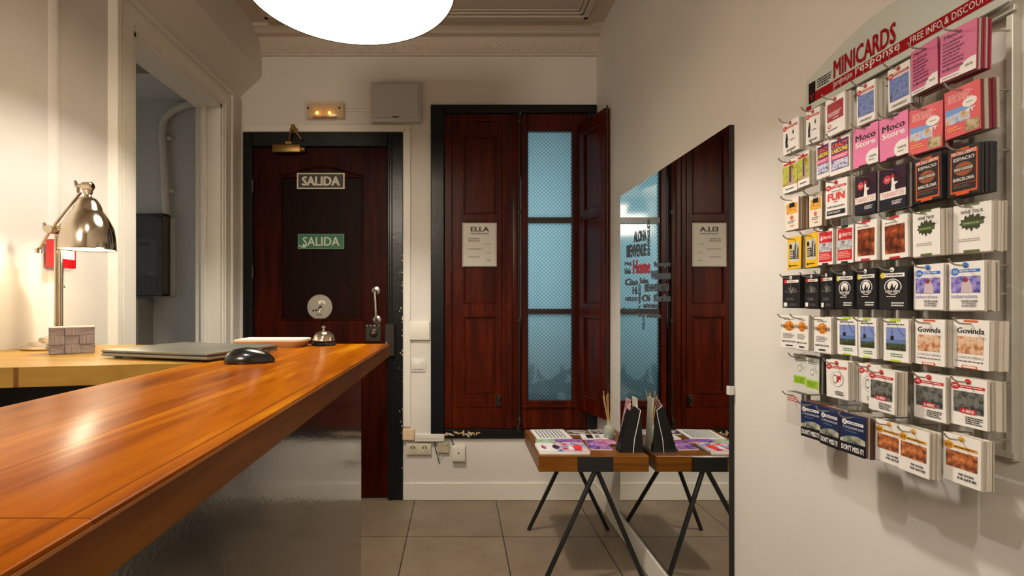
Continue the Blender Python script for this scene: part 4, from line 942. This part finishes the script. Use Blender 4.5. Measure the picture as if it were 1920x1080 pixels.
D['tarantos'] = dict(bg=C(34,24,36), side=C(60,54,58), desc='dark card pile with a white dancer', els=[('r',0,.35,1,1,pic('stage',[(24,18,26),(50,30,46),(80,34,40)],60,4)),('e',.28,.72,.15,.1,C(200,60,66)),('t',.2,.69,.36,.75,'2x1',W,.02),('p',[(.42,.4),(.62,.4),(.58,.56),(.72,.62),(.56,.64),(.54,.74),(.46,.74),(.46,.6)],W),('e',.5,.78,.05,.04,C(200,50,40)),('r',0,.27,1,.44,W),('t',.06,.3,.94,.41,'TARANTOS',C(196,80,80),.01),('r',0,0,1,.26,C(22,22,34)),('l',.48,.1,.92,.2,3,W)])
D['fun'] = dict(bg=W, desc='white card pile with big red lettering', els=disc()+[('t',.1,.46,.9,.66,'FUN',C(214,70,66),.07),('l',.3,.68,.7,.72,1,G),('l',.4,.4,.64,.44,1,RD),('t',.1,.27,.9,.32,'HAPPY BARCELONA',K,.03),('r',.08,.08,.92,.2,K),('l',.14,.11,.86,.17,2,W),('r',.1,.66,.9,.665,C(170,180,190))])
D['burger'] = dict(bg=C(226,214,196), side=C(150,110,80), desc='cream card pile with an orange food picture', els=[('r',.1,.5,.92,.82,pic('snack',[(60,36,20),(206,130,40),(230,180,80),(90,50,30)],90,4)),('r',.3,.7,.72,.84,K),('e',.5,.38,.12,.07,C(210,90,70)),('l',.2,.2,.8,.3,2,G),('t',.4,.1,.7,.15,'25%',RD,.02)])
D['wine'] = dict(bg=W, desc='white card pile with a dark green vine leaf', els=[('t',.2,.8,.8,.87,'WINE TOUR',K,.03),
   ('p',[(.5,.42),(.56,.5),(.64,.46),(.72,.5),(.72,.55),(.82,.57),(.8,.63),(.86,.68),(.78,.71),(.72,.70),(.7,.77),(.62,.76),(.58,.72),(.54,.8),(.49,.76),(.45,.79),(.41,.72),(.34,.77),(.3,.73),(.3,.68),(.2,.69),(.22,.63),(.16,.59),(.24,.56),(.24,.5),(.32,.52),(.36,.46),(.44,.5)],C(52,60,32)),('r',.22,.56,.82,.64,C(74,92,44)),('l',.28,.58,.76,.62,1,C(150,170,110)),('l',.15,.22,.85,.3,2,C(170,164,158)),('r',.3,0,.72,.05,C(92,104,56)),('r',.3,.96,.7,1,C(92,104,56))])
D['brown'] = dict(bg=W, desc='white card pile with a dark brown food photo', els=[('l',.12,.84,.8,.88,1,G),('r',.12,.12,.9,.8,pic('roast',[(46,20,14),(96,44,24),(150,70,36),(200,130,80)],70,4)),('e',.3,.68,.09,.06,C(150,50,40)),('r',.3,.95,.7,1,RD),('r',.3,0,.7,.05,RD)])
D['exotic'] = dict(bg=W, desc='narrow red and white card pile with drop emblem', els=[('r',.06,.08,.94,.92,C(200,34,40)),('p',[(.14,.72),(.22,.84),(.3,.72),(.22,.66)],W),('t',.32,.72,.92,.8,'EXOTIC',W,.04),('r',.06,.36,.94,.62,pic('duo',[(60,56,56),(170,168,170),(216,210,206)],120,3)),('l',.12,.14,.88,.32,4,C(240,170,160)),('r',.3,.94,.7,1,K),('r',.3,0,.7,.05,K)])
D['yellow'] = dict(bg=C(226,178,30), side=C(120,84,20), desc='yellow card pile with black tower photo', els=[('r',.14,.22,.86,.84,C(196,190,170)),('p',[(.5,.3),(.62,.3),(.64,.7),(.58,.8),(.52,.7)],C(70,66,64)),('p',[(.66,.3),(.84,.3),(.82,.66),(.72,.66)],C(90,84,80)),('r',.16,.32,.5,.58,K),('l',.18,.34,.48,.56,4,W),('e',.24,.7,.1,.08,K),('e',.2,.1,.06,.04,K),('l',.3,.08,.85,.13,1,K)])
D['leaf'] = dict(bg=K, side=C(30,30,30), desc='black card pile with grey leaf emblem', els=[('e',.16,.82,.1,.06,RD),('r',.24,.78,.92,.86,W),('l',.3,.8,.88,.84,1,RD)]+
   [('p',[(.5,.44),(.5+.3*math.cos(R(a))-.035*math.sin(R(a)),.48+.12*math.sin(R(a))+.01),(.5+.42*math.cos(R(a)),.48+.2*math.sin(R(a))),(.5+.3*math.cos(R(a))+.035*math.sin(R(a)),.48+.12*math.sin(R(a))-.01)],C(130,130,124)) for a in (10,42,68,112,138,170)]+[('p',[(.46,.46),(.5,.74),(.54,.46)],C(130,130,124)),('l',.25,.22,.78,.32,2,G),('r',.1,.04,.3,.16,W),('l',.42,.06,.9,.14,2,G)])
D['queen'] = dict(bg=K, side=C(34,34,34), desc='black card pile with white round emblem', els=[('e',.14,.80,.1,.07,C(206,186,60)),('r',.2,.76,.94,.85,W),('l',.26,.78,.9,.83,1,K),('e',.52,.53,.32,.19,W),('e',.52,.53,.29,.17,K),('e',.52,.56,.2,.12,W),('p',[(.4,.46),(.5,.62),(.56,.5),(.66,.6),(.6,.44)],K),('r',.22,.38,.84,.46,K),('t',.26,.39,.8,.45,'REINA VERDE',W,.03),('l',.3,.28,.75,.32,1,W),('l',.48,.06,.94,.18,2,W)])
BL = C(48,110,190)
D['icebar'] = dict(bg=W, desc='white card pile with blue banner and purple photo', els=[('e',.18,.8,.13,.08,BL),('t',.08,.77,.28,.83,'15%',W,.02),('r',.26,.78,.9,.84,BL),('l',.32,.79,.86,.83,1,W),('r',.08,.36,.9,.7,pic('icephoto',[(40,36,80),(90,80,160),(150,140,200),(200,170,170)],90,4)),('p',[(.36,.36),(.7,.36),(.68,.5),(.6,.62),(.5,.66),(.4,.56)],C(196,176,180)),('e',.5,.62,.07,.05,C(140,50,40)),('t',.08,.25,.82,.33,'icebarcelona',C(120,116,170),.0),('t',.36,.17,.84,.21,'THE FIRST ICEBAR',K,.03),('t',.4,.12,.8,.16,'AT THE BEACH',K,.03),('t',.4,.07,.8,.11,'IN THE WORLD',K,.03)])
D['govinda'] = dict(bg=W, desc='white card pile with orange tabs and restaurant photo', els=[('t',.1,.72,.88,.84,'Govinda',K,.04),('r',.1,.3,.86,.66,pic('diner',[(110,70,50),(190,130,90),(220,190,160),(160,90,60)],80,5)),('t',.12,.2,.86,.25,'LUNCH MENU',G,.01),('l',.08,.12,.9,.17,1,G),('r',.3,.96,.7,1,C(206,92,50)),('r',.26,0,.7,.06,C(206,92,50)),('r',.3,.015,.66,.045,W)])
D['cable'] = dict(bg=W, desc='white card pile with cable car and sea photo', els=[('l',.15,.84,.85,.9,1,K),('r',.12,.26,.9,.8,C(120,136,190)),('r',.12,.26,.9,.42,pic('coast',[(30,34,24),(60,66,40),(90,96,80)],120,3)),('r',.12,.42,.9,.52,C(90,116,160)),('r',.3,.5,.44,.6,K),('r',.36,.6,.37,.8,K),('l',.3,.1,.8,.2,2,C(80,140,110)),('r',.3,.95,.7,1,C(170,196,30)),('r',.3,.0,.7,.04,C(170,196,30))])
D['rock'] = dict(bg=W, desc='white card pile with round orange emblem', els=[('l',.2,.86,.8,.9,1,K),('e',.5,.68,.3,.15,C(222,140,50)),('t',.04,.62,.96,.74,'Hard Rock',C(90,30,20),.03),('t',.38,.55,.62,.6,'CAFE',K,.0),('l',.15,.3,.85,.46,4,G),('t',.1,.18,.9,.23,'BARCELONA',K,.03),('r',.3,.06,.7,.1,K)])
D['bikelogo'] = dict(bg=W, desc='white card pile with a round bicycle emblem', els=disc(RD,'10%')+[('e',.5,.5,.3,.2,C(120,116,112)),('e',.5,.5,.285,.19,W),('e',.42,.5,.11,.12,K),('e',.42,.5,.085,.095,W),('p',[(.5,.42),(.62,.44),(.7,.5),(.68,.62),(.6,.58),(.54,.62)],RD),('e',.63,.47,.03,.03,W),('l',.42,.08,.9,.2,3,K)])
D['abike'] = dict(bg=W, desc='white card pile with a red lozenge over a street photo', els=disc(RD,'19%')+[('r',.08,.28,.92,.72,pic('street',[(20,24,26),(60,66,64),(120,116,108),(40,60,44)],90,5)),('e',.5,.32,.24,.055,RD),('r',.3,.27,.7,.37,RD),('t',.33,.29,.67,.35,'A-BIKE',W,.03),('l',.42,.06,.92,.22,4,K)])
D['leaflet'] = dict(bg=C(206,206,196), side=C(60,62,50), desc='pale card pile with lime green block', els=[('l',.15,.8,.85,.9,2,G),('e',.5,.58,.14,.1,G),('e',.5,.58,.1,.075,W),('r',.05,.1,.95,.34,C(150,186,40)),('l',.15,.14,.85,.3,3,C(90,120,30))])
D['sea'] = dict(bg=C(22,38,78), side=C(90,60,44), desc='navy blue card pile with white lettering and sea photo', els=[('e',.16,.78,.1,.07,W),('t',.11,.75,.21,.81,'2',C(22,38,78),.03),('r',.24,.745,.92,.815,W),('l',.3,.76,.88,.8,1,C(22,38,78)),('t',.12,.62,.92,.69,'L\'AQUARIUM',W,.01),('l',.2,.55,.8,.58,1,C(120,140,180)),('p',[(0,.34),(.3,.44),(.7,.48),(1,.42),(1,.3),(0,.26)],pic('shark',[(60,70,70),(150,150,130),(200,200,180)],60,3)),('r',0,0,1,.27,C(12,14,22)),('t',.05,.07,.95,.21,"DON'T MISS IT!",W,.04)])
OR = C(214,150,40)
D['nature'] = dict(bg=W, desc='white card pile with orange disc and fox brown photo', els=[('e',.15,.76,.14,.085,OR),('t',.06,.73,.24,.79,'25%',K,.02),('r',.26,.72,.92,.78,OR),('l',.3,.73,.88,.77,1,K),('r',.08,.32,.92,.66,pic('foxes',[(70,50,60),(130,70,40),(190,110,60),(220,160,110)],90,4)),('t',.42,.18,.84,.23,'WE WORK',K,.04),('t',.4,.1,.9,.155,'FOR NATURE',K,.04)])
D['spine'] = dict(bg=C(196,190,180), side=C(90,86,78), desc='loose pale card pile seen mostly from its edge', els=[('l',.1,.7,.9,.9,3,RD)])

rows = [
 [('moco_list',0,1758,1835,96,.0),('moco_list',1,1706,1758,127,0),('casa',2,1664,1706,162,0),('casa',3,1608,1638,193,0),('redpanel',4,1543,1588,216,0),('figure',6,1513,1536,236,0),('figure',7,1468,1496,256,0)],
 [('city',0,1766,1840,207,0),('city',1,1706,1765,241,0),('store',2,1649,1700,256,0),('store',3,1600,1645,273,0),('crazy',4,1556,1592,290,0),('crazy',5,1530,1555,300,0),('green',6,1495,1517,318,0),('green',7,1468,1494,330,0)],
 [('espacio',0,1775,1838,320,0),('espacio',1,1710,1765,335,0),('tarantos',2,1648,1700,352,0),('tarantos',3,1603,1642,363,0),('fun',4,1546,1590,372,0),('burger',6,1520,1538,393,0),('burger',7,1472,1497,401,0)],
 [('wine',0,1787,1857,427,0),('wine',1,1710,1762,437,0),('brown',2,1650,1703,445,0),('brown',3,1602,1645,451,0),('exotic',4,1570,1598,458,0),('exotic',5,1536,1560,463,0),('yellow',6,1509,1534,469,0),('yellow',7,1477,1502,474,0)],
 [('icebar',0,1777,1845,536,0),('icebar',1,1710,1771,538,0),('queen',2,1650,1697,540,0),('queen',3,1605,1642,541,0),('queen',4,1567,1600,543,0),('leaf',5,1538,1562,545,0),('leaf',6,1511,1533,546,0),('leaf',7,1469,1498,547,0)],
 [('govinda',0,1783,1858,646,0),('govinda',1,1707,1778,642,0),('cable',2,1655,1703,638,0),('cable',3,1610,1641,634,0),('cable',4,1570,1606,630,0),('rock',5,1527,1557,628,0),('rock',6,1496,1512,624,0),('rock',7,1465,1494,622,0)],
 [('abike',0,1778,1853,755,0),('abike',1,1710,1774,744,0),('abike',2,1622,1684,732,0),('bikelogo',3,1601,1640,720,.01),('bikelogo',4,1546,1592,711,0),('leaflet',6,1514,1533,703,0),('leaflet',7,1487,1512,695,.0)],
 [('nature',0,1768,1838,863,0),('nature',1,1680,1746,846,0),('nature',2,1634,1684,830,.008),('sea',3,1575,1623,815,0),('sea',4,1537,1573,801,0),('sea',5,1503,1536,788,0),('spine',7,1475,1502,766,0)],
]
ordn = ['first','second','third','fourth','fifth','sixth','seventh','eighth']
M_wire = mat('hook_wire', (176,170,156), .3, .7)
rnd = random.Random(11)
for ri, row in enumerate(rows):
    for k, (dn, i, p0, p1, cyp, dX) in enumerate(row):
        d_ = D[dn]; yc = rY(i); pc = (p0+p1)/2
        X = min(max((pc-VX)*yc/F, .735), .815)+dX
        cw_, chh = .0505, .0755
        # perspective width check keeps the card about the real size
        cwy = min(max(abs(F*X/(p0-VX)-F*X/(p1-VX)), .040), .056)
        zc = gz(cyp, yc)
        T = min(rnd.uniform(.018, .032), RX-.024-X)
        top = zc+chh/2
        lab = '%s, %s from right, %s row' % (d_['desc'], ordn[k], ['top','second','third','fourth','fifth','sixth','seventh','bottom'][ri])
        t = thing('card_pile', (X, yc, zc-chh/2), lab, 'cards', group='small promotional cards hanging on the wall rack')
        yaw = rnd.uniform(-3, 5); rol = rnd.uniform(-1.2, 1.2)
        hinge = Vector((X, yc, top-.006))
        mx = Matrix.Translation(hinge) @ Matrix.Rotation(R(yaw), 4, 'Z') @ Matrix.Rotation(R(rol), 4, 'X') @ Matrix.Translation(-hinge)
        b = MB(); side = d_.get('side', C(206,198,184)); nsl = rnd.randint(4, 7); xx = X+.0012
        for s_ in range(nsl):
            tk = (T-.0012)/nsl*rnd.uniform(.6, .97); oy = rnd.uniform(-.0012, .0012); oz = rnd.uniform(-.002, .001)
            a = R(rnd.uniform(-1.2, 1.2)); m2 = mx @ Matrix.Translation(hinge) @ Matrix.Rotation(a, 4, 'Z') @ Matrix.Translation(-hinge)
            b.box(xx, xx+tk, yc-cwy/2+oy, yc+cwy/2+oy, zc-chh/2+oz, top+oz, side if s_ % 3 != 1 or dn in ('leaf','queen','espacio') else C(176,168,152), 0, 1, m2)
            xx += (T-.0012)/nsl
        b.build('stacked_cards', t, smooth=0)
        b = MB(); b.box(X, X+.0006, yc-cwy/2, yc+cwy/2, zc-chh/2, top, d_['bg'], 0, 1, mx)
        m3 = mx.to_3x3()
        hole = (RD if dn in ('casa','figure','crazy','fun','bikelogo','abike','green','redpanel') else BL if dn == 'icebar' else OR if dn == 'nature' else W if dn in ('leaf','queen') else None)
        els = list(d_['els'])
        if hole: els.append(('e', .5, .93, .085, .057, hole))
        art(b, mx @ Vector((X, yc+cwy/2, zc-chh/2)), m3 @ Vector((0, -cwy, 0)), Vector((0,0,chh)) if False else m3 @ Vector((0,0,chh)), m3 @ Vector((-1,0,0)), els, .0001)
        b.build('front_card', t, smooth=0)
        # the hook carrying the pile
        zh = top-.0058; tip = X-.022
        MB().tube([(RX-.002, yc, zh+.0), (X-.010, yc, zh), (tip+.004, yc, zh+.001), (tip-.002, yc, zh+.005), (tip-.005, yc, zh+.010)], .0014, M_wire, 8).build('hook', rk)
